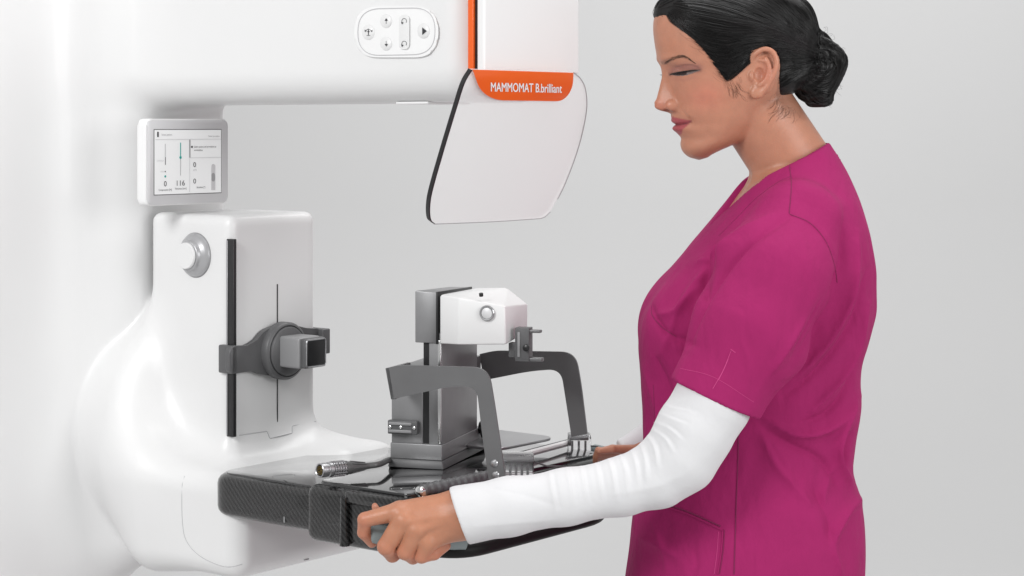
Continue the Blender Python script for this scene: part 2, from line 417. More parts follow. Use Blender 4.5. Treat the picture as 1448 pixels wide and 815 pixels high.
e.done('edge_strip', M['black'], sh)
e = MB(); e.tube([onsh(x, y, -.002) for x, y in right[3:]+[]], .0009, 6); e.tube([onsh(x, y, -.002) for x, y in bot], .0007, 6); e.done('polished_edge', M['mgrey'], sh)
ban = rpoly([(668, 98.5), (811, 103), (810, 125), (797, 143.5), (700, 142), (679, 129)], [0, 0, 12, 14, 26, 12], 6)
o_ = MB(); o_.prism([onsh(x, y, .004) for x, y in ban], [onsh(x, y, .0012) for x, y in ban], .0008); bd = o_.done('name_band', M['orange'], mach)
t_ = MB(); A = onsh(694, 129.5, .0046); B = onsh(794, 131.5, .0046); C_ = onsh(694, 116, .0046); xd = (B-A)/np.linalg.norm(B-A)
text_mesh(t_, 'MAMMOMAT B.brilliant', A, xd, (C_-A)/np.linalg.norm(C_-A), np.linalg.norm(C_-A)*.95, np.linalg.norm(B-A)); 
t2 = t_.V[0].copy(); f2 = list(t_.F); yd = (C_-A)/np.linalg.norm(C_-A)
for k_, (dx, dy) in enumerate(((.0003, 0), (.0006, .0), (.0003, .0003))): t_.add(t2+xd*dx+yd*dy+Ns*.00006*(k_+1), f2)
t_.done('lettering', mat('white_lettering', (.85, .85, .85), .4, emit=None), bd, smooth=False, auto=None)

# control keypad on the side of the arm
def onside(px, py, s=0.): return WM([ray_plane(px, py, MW([[s, 0, 1.5]])[0], AX)])[0]
def oval(x0, x1, y0, y1, r, s0, s1, bev=0, seg=10):
    lp = rpoly([(x0, y0), (x1, y0), (x1, y1), (x0, y1)], r, seg)
    return [onside(x, y, s0) for x, y in lp], [onside(x, y, s1) for x, y in lp]
k = MB(MW); f_, b_ = oval(501, 620, 9.5, 81.5, 36, -.0035, .01); k.prism(f_, b_, .0025, 3); kp = k.done('keypad', M['white2'], mach)
k = MB(MW); lp = rpoly([(506, 13), (615, 11), (615, 77), (506, 79)], 33, 10); lp3 = [onside(x, y, -.0038) for x, y in lp]; k.tube(lp3+lp3[:1], .0006, 6, False); k.done('keypad_seam', M['seam_l'], kp)
def button(cx, cy, rx, ry):
    k = MB(MW); lp = [(cx+rx*math.cos(a), cy+ry*math.sin(a)) for a in np.linspace(0, 2*math.pi, 29)[:-1]]
    ins = [(cx+(rx-2.2)*math.cos(a), cy+(ry-2.2)*math.sin(a)) for a in np.linspace(0, 2*math.pi, 29)[:-1]]
    k.prism([onside(x, y, -.0055) for x, y in ins], [onside(x, y, -.0036) for x, y in lp], 0); k.done('button', M['white'], kp, auto=60)
for c in ((521, 46, 9, 11), (546, 30, 8.5, 10), (546, 62, 8.5, 10), (599, 44, 9, 11)): button(*c)
k = MB(MW); f_, b_ = oval(564, 579, 21, 70, 8, -.0055, -.0036); k.prism(f_, b_, .0008); k.done('button', M['white'], kp)
ik = None
def new():
    global ik
    if ik and ik.V: ik.done('key_symbol', M['ink'], kp)
    ik = MB(MW)
def inkline(pts, w=.00032): ik.tube([onside(x, y, -.0058) for x, y in pts], w, 6)
def inktri(pts): ik.prism([onside(x, y, -.0064) for x, y in pts], [onside(x, y, -.0056) for x, y in pts])
new(); inktri([(597, 39), (603.5, 44), (597, 49.5)])
new(); inkline([(546, 34), (546, 27)]); inktri([(543.8, 29.5), (546, 26), (548.2, 29.5)])
new(); inkline([(546, 58), (546, 65)]); inktri([(543.8, 62.5), (546, 66), (548.2, 62.5)])
for cy, fl in ((30, 1), (62, -1)):
    new(); inkline([(571.5+3.4*math.cos(a), cy+3.6*math.sin(a)) for a in np.linspace(math.radians(150), math.radians(400), 12)], .00035)
    inktri([(567.2, cy+1), (570.5, cy+2.2), (568, cy+4.5)])
new(); inkline([(521, 42), (521, 50)], .0006); inkline([(517, 43.5), (521, 41), (525, 43.5)]); inkline([(518.5, 50.5), (523.5, 50.5)]); inktri([(515.5, 42), (518, 44.5), (515.8, 45.2)]); inktri([(526.5, 42), (524, 44.5), (526.2, 45.2)]); inkline([(519.5, 45), (522.5, 45)], .0006)
new()

# under-arm seam and small details
MB(MW).box((.03, .297, 1.4797), (.12, .355, 1.4830), .001).done('lower_panel', M['white2'], mach)

# display
st = -.10
def ond(px, py, t=st): return WM([ray_plane(px, py, MW([[0, t, 1.5]])[0], NX)])[0]
c = [ond(207, 168), ond(323, 168.5), ond(323, 285), ond(207, 292)]
s0, s1 = c[0][0], c[1][0]; z1, z0 = c[0][2], c[3][2]
ds = MB(MW)
lp = rpoly([(s0, z1), (s1, z1), (s1, z0), (s0, z0)], .010, 6)
ds.prism([(x, st-.0012, z) for x, z in lp], [(x, st-.020, z) for x, z in lp], .003, 3); dsp = ds.done('display', M['white2'], mach)
lp2 = rpoly([(s0+.002, z1-.002), (s1-.002, z1-.002), (s1-.002, z0+.002), (s0+.002, z0+.002)], .009, 6)
ds = MB(MW); ds.prism([(x, st+.001, z) for x, z in lp2], [(x, st-.0008, z) for x, z in lp2], .0007); ds.done('bezel', M['bezel'], dsp)
MB(MW).box((.03, -.2, z0+.02), (.09, st-.02, z1-.02), .004).done('mounting_bracket', M['white2'], dsp)
q = [ond(217.5, 184), ond(311.5, 184.5), ond(311.5, 271.5), ond(217.5, 275.5)]
a0, a1 = q[0][0], q[1][0]; b1, b0 = q[0][2], q[3][2]
MB(MW).box((a0, st+.0005, b0), (a1, st+.0018, b1), 0).done('screen', M['screen'], dsp, smooth=False)
MB(MW).box((a0-.0012, st+.0005, b0-.0012), (a1+.0012, st+.0014, b1+.0012), 0).done('screen_border', M['seam'], dsp, smooth=False)
def su(x, y): return (a0+(x-155)/(708-155)*(a1-a0), b1-(y-140)/(672-140)*(b1-b0))   # zoomed screen drawing to machine space
tk = MB(MW); tg = MB(MW); tl = MB(MW); tt_ = MB(MW)
def sbox(m, x0, x1, y0, y1):
    A = su(x0, y1); B = su(x1, y0); m.box((A[0], st+.0019, A[1]), (B[0], st+.0022, B[1]))
def stext(m, t, x, y, hh, wd):
    A = su(x, y); text_mesh(m, t, (A[0], st+.0022, A[1]), (1, 0, 0), (0, 0, 1), hh/532*(b1-b0), wd/553*(a1-a0))
def sdisc(m, x, y, r):
    A = su(x, y); rr = r/553*(a1-a0); lp = [(A[0]+rr*math.cos(u), A[1]+rr*math.sin(u)) for u in np.linspace(0, 2*math.pi, 17)[:-1]]
    m.prism([(x, st+.0023, z) for x, z in lp], [(x, st+.0019, z) for x, z in lp])
stext(tk, '0', 229, 606, 44, 22); stext(tk, '116', 334, 604, 44, 66); stext(tk, '0', 471, 452, 42, 22); stext(tk, '0', 471, 590, 42, 22)
stext(tk, 'Compression [N]', 186, 642, 15, 106); stext(tk, 'Thickness [mm]', 317, 636, 15, 96); stext(tk, 'Rotation [°]', 500, 630, 15, 70)
stext(tk, 'Select patient and procedure at', 478, 289, 15, 186); stext(tk, 'workstation.', 478, 317, 15, 74)
stext(tg, 'Select patient', 210, 186, 15, 86); stext(tg, 'Select procedure', 598, 200, 14, 96); stext(tg, 'CM', 470, 484, 13, 26)
sdisc(tk, 181, 162, 6); sbox(tk, 175, 187, 168, 198)
sdisc(tk, 460, 283, 7); sdisc(tk, 240, 484, 4); sbox(tk, 239, 243, 365, 428)
sbox(tg, 238, 241, 255, 365); sbox(tg, 363, 366, 380, 520); sbox(tl, 160, 706, 217, 221); sbox(tg, 437, 447, 222, 372); sbox(tl, 440, 706, 372, 376)
sbox(tl, 438, 441, 376, 660); stext(tl, 'OPTIMUM', 172, 402, 14, 56); stext(tl, 'MIN', 202, 490, 13, 28)
sbox(tt_, 362, 368, 246, 368); sdisc(tt_, 365, 370, 9); sdisc(tt_, 240, 524, 7)
sbox(tl, 622, 656, 455, 650); sdisc(tl, 639, 452, 17)
A1 = MB(MW); 
def gx(m, x0, x1, y0, y1, dt): 
    A = su(x0, y1); B = su(x1, y0); m.box((A[0], st+.0022, A[1]), (B[0], st+.0022+dt, B[1]))
gx(tg, 624, 654, 525, 560, .0003); sdisc(tg, 639, 558, 15); sdisc(tg, 639, 525, 15)
tk.done('screen_text', M['ink'], dsp, smooth=False, auto=None); tg.done('screen_grey_text', M['inkg'], dsp, smooth=False, auto=None)
tl.done('screen_lines', M['ink_l'], dsp, smooth=False, auto=None); tt_.done('screen_gauge', M['teal'], dsp, smooth=False, auto=None)

def snap(f, P):     # bring points onto the housing
    P = np.array(P, float)
    for _ in range(14):
        v = f(P); G = grad(f, P, .002); G /= (np.linalg.norm(G, axis=1)[:, None]+1e-9); P = P-G*v[:, None]*.8
    return P
# column: front cover, slots, knob
def onc(px, py, t=.0): return WM([ray_plane(px, py, MW([[0, t, 1.5]])[0], NX)])[0]
def sidet(px, py, s=0.): return WM([ray_plane(px, py, MW([[s, 0, 1.5]])[0], AX)])[0]
lp = rpoly([(.008, 1.004), (.162, 1.004), (.162, 1.288), (.008, 1.288)], .002, 2)
sl = MB(MW); A = sidet(321, 338); B = sidet(331, 618)
zt, zb = A[2], sidet(326, 618)[2]
ta, tb = sidet(320.5, 450)[1], sidet(330.5, 450)[1]
sl.box((-.0008, ta, zb), (.006, tb, zt), .0012); slot = sl.done('side_slot', M['black'], mach)
MB(MW).box((-.0022, ta+.001, zb+.002), (.002, ta+.0035, zt-.002), .0008).done('slot_rail', M['metal_l'], slot)
A = onc(392, 402); B = onc(392, 612)
MB(MW).box((A[0]-.0009, -.002, B[2]), (A[0]+.0009, .0007, A[2]), 0).done('front_slot', M['black'], mach)
sm = MB(MW); pts = [onc(x, y, .0) for x, y in ((336, 616), (376, 610), (378, 621), (409, 615), (411, 603), (443, 598))]
pts = rpoly([(p[0], p[2]) for p in pts], .002, 3); sm.tube(list(snap(hous, np.array([(x, .0003, z) for x, z in pts[1:-1]]))), .0008, 5); sm.done('cover_seam', M['seam_l'], mach)
sm = MB(MW); g = [sidet(x, y, -.068) for x, y in ((259, 672), (259.5, 740), (266, 768), (285, 788), (315, 802), (350, 809))]
g = [(np.array(p)) for p in spline(g, 5)]
sm.tube(list(snap(hous, np.array(g))), .0006, 5); sm.done('base_seam', M['seam_l'], mach)
# thumbwheel knob
kc = sidet(276.5, 361); kn = MB(MW)
kn.lathe(kc+np.array([.004, 0, 0]), (-1, 0, 0), [(0, .0325), (.006, .0325), (.0085, .031), (.012, .0275), (.0145, .0235), (.0155, .0225), (.0195, .0222), (.0207, .0210)], 64)
knob = kn.done('knob', M['knob'], mach, auto=50)
kn = MB(MW); kn.lathe(kc, (-1, 0, 0), [(.018, .0195), (.0205, .0195), (.0217, .0185)], 64); kn.done('knob_cap', M['white'], knob, auto=50)
kn = MB(MW); kn.lathe(kc+np.array([.0025, 0, 0]), (-1, 0, 0), [(0, .0335), (.0030, .0335)], 64); kn.done('knob_ring', M['mgrey'], knob)

# compression clamp on the column
cz = onc(407, 493)[2]; cl = MB(MW)
cs = onc(404, 493, .02)[0]
L = onc(314, 500)[0]; zz = .0205
ta2 = sidet(314, 500, -.012)[1]
cl.box((-.008, -.017, cz-zz-.005), (.004, .012, cz+zz-.005), .0025, 3)
bandp = rpoly([(-.012, cz-zz-.005), (.035, cz-zz-.004), (.058, cz-.034), (.09, cz-.036), (.13, cz-.034), (.15, cz-.016), (.182, cz-.014), (.182, cz+.026), (.15, cz+.028), (.12, cz+.036), (.085, cz+.038), (.058, cz+.033), (.035, cz+zz-.008), (-.012, cz+zz-.005)], .012, 4)
cl.prism([(x, .012, z) for x, z in bandp], [(x, .002, z) for x, z in bandp], .0015, 2)
cl.box((.172, -.02, cz-.012), (.188, .022, cz+.026), .002)
clamp = cl.done('compression_clamp', M['dgrey'], mach)
cd_ = MB(MW); cc = np.array([cs, .0, cz]); cd_.lathe(cc, (0, 1, 0), [(.010, .043), (.022, .043), (.0245, .041), (.0255, .0385), (.0235, .0375), (.0235, .0368), (.027, .036), (.0285, .034)], 72); cd_.done('clamp_disc', M['dgrey'], clamp, auto=40)
cb = MB(MW); x0 = cs-.02; x1 = cs+.026
cb.box((x0, .02, cz-.022), (x1, .068, cz+.024), .004, 3); cb.done('clamp_block', M['mgrey'], clamp)
cb = MB(MW); cb.box((x0+.001, .068, cz-.021), (x1-.001, .079, cz+.023), .003, 3); blk = cb.done('clamp_socket', M['dgrey'], clamp)
cb = MB(MW)
fr_o = rpoly([(x0+.003, cz-.019), (x1-.003, cz-.019), (x1-.003, cz+.021), (x0+.003, cz+.021)], .004, 4)
cb.tube([(x, .0795, z) for x, z in fr_o]+[(fr_o[0][0], .0795, fr_o[0][1])], .0013, 6, False); cb.done('socket_rim', M['metal_l'], clamp)
MB(MW).box((x0+.0045, .075, cz-.0175), (x1-.0045, .0799, cz+.0195), .002).done('socket_opening', M['black'], clamp)

# object table in carbon fibre
tb_ = MB(MW)
def slab(m, pts, r, z0, z1, bev, seg=4):
    (xa, ya), (xb, yb_) = pts[0], pts[2]; rr = [r]*4 if np.isscalar(r) else r; seg = max(seg, 3); L = []
    def loop(d, z):
        return [(x, y, z) for x, y in rpoly([(xa+d, ya+d), (xb-d, ya+d), (xb-d, yb_-d), (xa+d, yb_-d)], [max(q*1.35-d, .0008) for q in rr], 8)]
    for k in range(seg+1):
        a = math.pi/2*k/seg; L.append(loop(bev*(1-math.sin(a)), z0+bev*(1-math.cos(a))))
    for k in range(seg+1):
        a = math.pi/2*k/seg; L.append(loop(bev*(1-math.cos(a)), z1-bev*(1-math.sin(a))))
    n = len(L[0]); V = [p for l in L for p in l]; K_ = len(L)
    F_ = [(i*n+j, i*n+(j+1) % n, (i+1)*n+(j+1) % n, (i+1)*n+j) for i in range(K_-1) for j in range(n)]
    F_ += [tuple(range(n))[::-1], tuple(range((K_-1)*n, K_*n))]; m.add(V, F_)
slab(tb_, [(-.077, .035), (.252, .035), (.252, .33), (-.077, .33)], .03, .899, .9586, .014)
otab = tb_.done('object_table', M['carbon'], mach, auto=30)
tb_ = MB(MW); slab(tb_, [(-.066, .046), (.240, .046), (.240, .32), (-.066, .32)], .022, .950, .9600, .0010, 2); tb_.done('table_surface', M['gloss'], otab)
tb_ = MB(MW); q_ = sidet(402, 735, -.0775); tb_.box((-.0780, q_[1]-.001, q_[2]-.004), (-.0765, q_[1]+.001, q_[2]+.004)); tb_.done('position_mark', M['mgrey'], otab)
def march(f, fr_inv, px, py, y0=2.3, y1=3.6):
    t = np.arange(y0, y1, .002); P = np.stack([(px-HX)/F*t, t, CAMZ-(py-HY)/F*t], 1); v = f(fr_inv(P)); i = int(np.argmax(v < 0)); return P[i]
p_ = WM([march(hous, WM, 433, 791)])[0]
MB(MW).box((p_[0]-.005, p_[1]-.001, p_[2]-.0008), (p_[0]+.004, p_[1]+.0018, p_[2]+.0008)).done('position_mark', M['mgrey'], mach)
# ------------------------------------------------------------------ biopsy unit carried by the nurse
bio = root('biopsy_unit', MW([[.15, .32, .87]])[0], 'black carbon fibre biopsy tray with grey steel handles and a white headed tower', 'biopsy unit')
b = MB(MW)
slab(b, [(-.083, .232), (.375, .232), (.375, .43), (-.083, .43)], [.012, .012, .05, .03], .889, .966, .014, 4)
tray = b.done('tray', M['carbon'], bio, auto=30)
b = MB(MW)
slab(b, [(-.03, .27), (.35, .27), (.35, .46), (-.03, .46)], [.02, .02, .07, .05], .880, .90, .009, 4); b.done('tray_hull', M['hull'], bio, auto=30)
b = MB(MW); b.tube([(-.086, .31, .957), (-.086, .31, .893)], [.006, .007], 12); b.tube([(-.082, .428, .957), (-.082, .428, .893)], [.009, .010], 12)
b.box((-.088, .31, .949), (-.078, .43, .966), .0045, 3); b.done('side_rib', M['carbon'], tray)
b = MB(MW); slab(b, [(-.07, .245), (.36, .245), (.36, .415), (-.07, .415)], [.01, .01, .03, .02], .962, .970, .001, 2); b.done('tray_top', M['gloss'], tray)
# ribbed rail along the front edge
b = MB(MW); A = np.array([-.055, .418, .974]); B = np.array([.085, .418, .974]); pts = [A+(B-A)*t for t in np.linspace(0, 1, 120)]
b.tube(pts, [.0082+.0006*math.sin(i*.55) for i in range(120)], 14); b.done('front_rail', M['dgrey'], bio, auto=60)
b = MB(MW); b.lathe((-.062, .418, .973), (1, 0, 0), [(0, .004), (.002, .007), (.009, .008), (.011, .006)], 20); b.done('rail_cap', M['chrome'], bio)
# grip
b = MB(); g0 = wp(520, 755, 2.562); g1 = wp(588, 762, 2.585); g2 = wp(657, 765, 2.61)
d_ = (g2-g0)/np.linalg.norm(g2-g0)
b.tube([g0-d_*.001, g0+d_*.002, g0+d_*.006, g1, g2], [.006, .0105, .0125, .0125, .0125], 20); grip = b.done('hand_grip', M['grip'], bio, auto=50)
b = MB(); b.tube([wp(545, 757, 2.572), wp(556, 752, 2.62)], .008, 12); b.done('grip_bracket', M['black'], grip)
b = MB(); b.tube([wp(648, 762, 2.605), wp(655, 758, 2.68)], .008, 12); b.done('grip_bracket', M['black'], grip)
b = MB(MW); A = WM([wp(842, 640, 2.96)])[0]; b.tube([A, A+np.array([-.05, .10, .005])], .012, 16); b.done('hand_grip', M['grip'], bio)

# tower
def px_p(px, q=0, z=1.1):       # local p on the plane q
    P = ray_plane(px, 600, TW([[0, q, z]])[0], RT)-T0; return P@LT
ztb = .970
b = MB(TW); b.hull([(-.004, -.004, ztb), (.080, -.004, ztb), (.080, .19, ztb), (-.004, .19, ztb), (-.001, -.001, ztb+.012), (.0775, -.001, ztb+.012), (.0775, .187, ztb+.012), (-.001, .187, ztb+.012)], .002); b.done('tower_foot', M['dgrey'], bio)
b = MB(TW); b.box((.0, .0, ztb+.012), (.077, .185, ztb+.034), .0012); b.box((.030, .004, ztb+.033), (.077, .18, 1.108), .002)
b.done('tower_block', M['metal'], bio)
b = MB(TW); b.box((.001, .003, ztb+.033), (.0205, .16, 1.16), .0012); tow = b.done('tower_column', M['metal'], bio)
b = MB(TW); b.box((.0205, .006, ztb+.033), (.0295, .15, 1.15), 0); b.done('rail_slot', M['black'], tow)
b = MB(TW); b.box((.0015, -.0005, ztb+.035), (.0060, .0035, 1.15), .0006); b.done('guide_strip', M['chrome'], tow)
# bracket with screws on the block
bp = MB(TW); z_ = 1.027
bp.box((.034, -.008, z_-.0095), (.078, .001, z_+.0095), .0012); br = bp.done('side_bracket', M['dgrey'], bio)
bp = MB(TW); bp.box((.042, -.0105, z_+.003), (.076, -.0065, z_+.0075), .0012); bp.box((.042, -.0105, z_-.0075), (.076, -.0065, z_-.003), .0012); bp.done('bracket_lip', M['mgrey'], br)
for p_, zo in ((.038, 0), (.074, 0), (.058, 0)):
    bp = MB(TW); bp.lathe((p_, -.0075, z_+zo), (0, -1, 0), [(0, .0026), (.0018, .0024), (.0022, .0015), (.0010, .0012)], 16); bp.done('screw', M['chrome'], br)
bp = MB(TW); bp.lathe((.077, .02, z_), (1, 0, 0), [(0, .006), (.006, .006), (.008, .004)], 18); bp.done('side_knob', M['black'], bio)
bp = MB(TW)
for k_ in range(10):
    a = k_*math.pi/5; bp.tube([(-.002, .17, 1.004), (-.006, .17+.009*math.cos(a), 1.004+.011*math.sin(a)), (-.018, .17+.008*math.cos(a), 1.004+.010*math.sin(a))], [.004, .005, .003], 8)
bp.lathe((0, .17, 1.004), (-1, 0, 0), [(0, .009), (.02, .010), (.022, .008)], 24); bp.done('star_knob', M['black'], bio)
# head
b = MB(TW); b.hull([(.007, .0, 1.146), (.040, .0, 1.146), (.040, .0, 1.2185), (.007, .0, 1.2165), (.007, .15, 1.146), (.040, .15, 1.146), (.040, .15, 1.2125), (.007, .15, 1.2125)], .0012); b.done('head_back_plate', M['metal'], bio)
b = MB(TW); b.hull([(.0055, -.003, 1.145), (.0080, -.003, 1.145), (.0080, -.003, 1.218), (.0055, -.003, 1.218), (.0055, .15, 1.145), (.0080, .15, 1.145), (.0080, .15, 1.2135), (.0055, .15, 1.2135)], .0004); b.done('head_edge', M['black'], bio)
def tp(px, py, q): 
    P = ray_plane(px, py, TW([[0, q, 1]])[0], RT)-T0; return (P@LT, q, P[2])
hp = [tp(622, 486.5, -.003), tp(622, 417, -.003), tp(648, 488, -.010), tp(649, 421, -.010), tp(714, 433, -.006), tp(715, 487.5, -.006),
      tp(746, 430, .075), tp(746, 469, .075), tp(717, 407, .14), tp(674, 407.5, .15), (.0055, .15, 1.148), tp(718, 474, .14)]
b = MB(TW); b.hull(hp, .0022, 3); hd = b.done('biopsy_head', M['white'], bio, auto=30)
hc = tp(689, 443, -.0085)
b = MB(TW); b.lathe(hc, (0, -1, 0), [(0, .0108), (.0022, .0108), (.0032, .0098), (.0030, .0082), (.0016, .0080)], 40); b.done('button_ring', M['metal_l'], hd, auto=40)
b = MB(TW); b.lathe(hc, (0, -1, 0), [(0, .0078), (.0024, .0078), (.0030, .0070)], 36); b.done('button', M['bezel'], hd, auto=40)
h2 = tp(681, 420.5, .0); b = MB(TW); b.lathe((h2[0], h2[1]-.002, h2[2]+.0035), (0, -.3, 1), [(-.002, .003), (.0022, .003)], 14); b.done('sensor', M['black'], hd)
# needle guide holder
b = MB(TW); q0 = .015
A = tp(724, 465, q0); B = tp(748, 511, q0)
def pb(m, x0, x1, y0, y1, qa, qb, r=.0008):
    A = tp(x0, y0, qa); B = tp(x1, y1, qa); m.box((min(A[0], B[0]), qa, min(A[2], B[2])), (max(A[0], B[0]), qb, max(A[2], B[2])), r)
pb(b, 728, 748, 463.5, 512, .008, .026); pb(b, 719, 730, 485, 506, .012, .026)
ng = b.done('needle_holder', M['dgrey'], bio)
b = MB(TW); pb(b, 740, 764, 466.5, 471.5, .010, .020, .0012); b.done('needle_guide', M['metal_d'], ng)
b = MB(TW); pb(b, 742, 766, 506, 512.5, .010, .022, .0012); b.done('needle_guide', M['metal_d'], ng)
b = MB(TW); pb(b, 731.5, 735, 470, 505, .0065, .009, .0003); b.done('holder_slot', M['mgrey'], ng)
b = MB(TW); c_ = tp(746, 491.5, .0075); b.lathe(c_, (0, -1, 0), [(-.002, .0035), (.005, .0052), (.008, .0048), (.009, .003)], 16); b.done('holder_knob', M['black'], ng)

# handles: bent sheet steel
def sheet(name, px, q, th, label=None):
    lp = [tp(x, y, q) for x, y in px]; m = MB(TW); m.prism([(p, q, z) for p, _, z in lp], [(p, q+th, z) for p, _, z in lp], 0); return m.done(name, M['metal_d'], bio, auto=30, label=label)
near = rpoly([(545, 521), (566, 516.5), (690, 520), (698, 566), (713, 668), (714, 678), (691, 678), (683, 626), (674, 548), (640, 546), (553, 565)], [1, 30, 38, 60, 1, 1, 1, 60, 34, 60, 1], 8)
hn = sheet('handle', near, -.10, .0045)
far = rpoly([(678, 501), (700, 496), (813, 498), (821, 540), (830, 614), (808, 618), (799, 560), (793, 522), (750, 525), (700, 535), (684, 538)], [1, 30, 38, 60, 1, 1, 60, 30, 60, 30, 1], 8)
hf = sheet('handle', far, .19, .0045)
pA = tp(545.5, 521, -.10); pB = tp(553, 565, -.10)
m = MB(TW); th = .0045
m.prism([(pA[0], -.10, pA[2]), (pA[0]-.002, -.02, pA[2]-.001), (.0775, .07, pA[2]-.022), (.0775, .07, pB[2]+.004), (pB[0]-.002, -.02, pB[2]), (pB[0], -.10, pB[2])],
        [(pA[0]-th, -.10, pA[2]), (pA[0]-th-.002, -.02, pA[2]-.001), (.0775-th, .07, pA[2]-.022), (.0775-th, .07, pB[2]+.004), (pB[0]-th-.002, -.02, pB[2]), (pB[0]-th, -.10, pB[2])]); m.done('handle_return', M['metal_d'], hn)
m = MB(TW); pC = tp(680, 501, .19); m.box((pC[0], .165, pC[2]-.038), (.06, .1905, pC[2]-.002), .001); m.done('handle_return', M['metal_d'], hf)
for px_, py_ in ((699, 655.5), (701, 672)):
    a = tp(px_, py_, -.10); m = MB(TW); m.lathe(a, (0, -1, 0), [(-.001, .0052), (.0008, .0052), (.0022, .0040), (.0028, .0015)], 22); m.done('rivet', M['metal_l'], hn)
# clear clamps and window
def wbox(m, x0, x1, y0, y1, Ya, Yb, r=.001):
    A = wp(x0, y0, Ya); B = wp(x1, y1, Ya); m.box((A[0], Ya, B[2]), (B[0], Yb, A[2]), r)
c_ = MB(); wbox(c_, 706, 755, 644, 674, 2.70, 2.735, .004); c_.done('clear_clamp', M['clear'], bio)
c_ = MB(); wbox(c_, 803, 836, 616, 652, 2.93, 2.965, .003); c_.done('clear_clamp', M['clear'], bio)
c_ = MB()
for i in range(5): wbox(c_, 712+i*8, 715.5+i*8, 657, 673, 2.71, 2.716, 0)
wbox(c_, 708, 752, 650, 653.5, 2.71, 2.73, .001); wbox(c_, 806, 832, 619, 623, 2.935, 2.96, .001)
for i in range(3): wbox(c_, 808+i*9, 811+i*9, 624, 648, 2.94, 2.945, 0)
c_.done('clamp_insert', M['mgrey'], bio)
c_ = MB()
def bar(m, a, b, r): m.tube([a, b], r, 10)
bar(c_, wp(712, 651, 2.76), wp(806, 626, 2.95), .0045); c_.done('clear_rail', M['white2'], bio)
c_ = MB(); bar(c_, wp(720, 644, 2.80), wp(806, 622, 2.97), .0016); bar(c_, wp(755, 653, 2.72), wp(772, 659, 2.73), .0013); bar(c_, wp(772, 659, 2.73), wp(812, 661, 2.86), .0013); bar(c_, wp(836, 631, 2.93), wp(872, 634, 2.98), .0012)
c_.done('thin_rod', M['dgrey'], bio)
c_ = MB(MW); slab(c_, [(.20, .20), (.34, .20), (.34, .34), (.20, .34)], .02, .984, .988, .001); c_.done('side_plate', M['metal_l'], bio)

# cable with multi-pin connector lying on the table
cab = root('cable_connector', MW([[-.05, .24, .97]])[0], 'round silver plug with a knurled sleeve and grey cable lying on the black table', 'cable plug')
A = wp(452, 665.5, 2.66); B = wp(505, 660.5, 2.70); d_ = (B-A); Ln = np.linalg.norm(d_); ux = d_/Ln
b = MB(); b.lathe(A, ux, [(.004, .0078), (.0, .0078), (-.0008, .0088), (.0, .0096), (.008, .0098), (.009, .0090), (.012, .0090), (.0125, .0102), (.018, .0102)], 36); b.done('plug_shell', M['metal_l'], cab, auto=35)
b = MB(); b.lathe(A, ux, [(.003, .0076), (.0035, .0076)], 30); fc = b.done('plug_face', M['black'], cab)
b = MB(); side = np.cross(ux, [0, 0, 1]); side /= np.linalg.norm(side); upv = np.cross(side, ux)
for r_, n_ in ((.0052, 10), (.0026, 5)):
    for k_ in range(n_):
        a = 2*math.pi*k_/n_; c0 = A+ux*.003+side*r_*math.cos(a)+upv*r_*math.sin(a); b.tube([c0, c0-ux*.003], .0006, 6)
b.done('pin', M['brass'], fc)
b = MB(); n_ = 40
for j in range(5):
    x = .0185+j*.0042; b.lathe(A, ux, [(x, .0088), (x+.0004, .0104), (x+.0028, .0104), (x+.0032, .0088), (x+.0042, .0088)], 24)
for k_ in range(16):
    a = 2*math.pi*k_/16; c0 = A+ux*.0185+(side*math.cos(a)+upv*math.sin(a))*.0103; b.tube([c0, c0+ux*.0205], .0008, 5)
b.done('knurled_sleeve', M['metal_l'], cab, auto=30)
b = MB(); b.lathe(A, ux, [(.0395, .0098), (.044, .0098), (.0445, .0088), (.050, .0086), (.060, .0062), (.075, .0046), (.082, .0042)], 28)
for k_ in range(8):
    a = 2*math.pi*k_/8; c0 = A+ux*.050+(side*math.cos(a)+upv*math.sin(a))*.0086; c1 = A+ux*.075+(side*math.cos(a)+upv*math.sin(a))*.0050; b.tube([c0, c1], .0009, 5)
b.done('strain_relief', M['cable'], cab, auto=35)
b = MB(); e0 = A+ux*.080; path = spline([e0, e0+ux*.02+np.array([.0, .0, .001]), wp(552, 650, 2.80), wp(575, 648, 2.92), wp(590, 655, 3.0)], 8); b.tube(path, .0042, 12); b.done('cable', M['cable'], cab)
# ------------------------------------------------------------------ the woman
per = root('person', QW([[1070, 1650, 0]])[0], 'woman in magenta scrubs over a white long sleeved shirt, both hands on the black tray', 'person')
F0 = [(-30, 1038), (-26, 1010), (-15, 972), (0, 941), (12, 930), (25, 924.5), (40, 923), (60, 925), (75, 927.5), (86, 930), (95, 933), (108, 938.5), (120, 942), (130, 944.5), (150, 948), (158, 947), (164, 946.8), (170, 949), (176, 952), (183, 953), (190, 957), (197, 960.5), (205, 961), (212, 963), (218, 967.5), (223, 975), (226, 986)]
ND = [(86, 0), (95, .5), (104, 3), (109, 5), (120, 10.5), (132, 16.5), (140, 20.5), (146, 24.5), (150, 24.5), (154, 22), (157, 15), (159, 6), (161.5, 0)]
BK = [(-30, 1044), (-26, 1070), (-12, 1105), (5, 1127), (33, 1140), (80, 1142), (110, 1134), (135, 1112), (155, 1092), (170, 1079), (185, 1065), (198, 1048), (206, 1032), (213, 1016), (219, 1004), (223, 998), (226, 988)]
WT = [(-30, 3), (-26, 26), (-15, 48), (0, 61), (25, 70), (55, 73), (80, 70), (100, 67), (118, 66.5), (135, 64), (155, 59), (172, 55), (188, 49), (200, 43), (210, 35), (218, 25), (223, 15), (226, 3)]
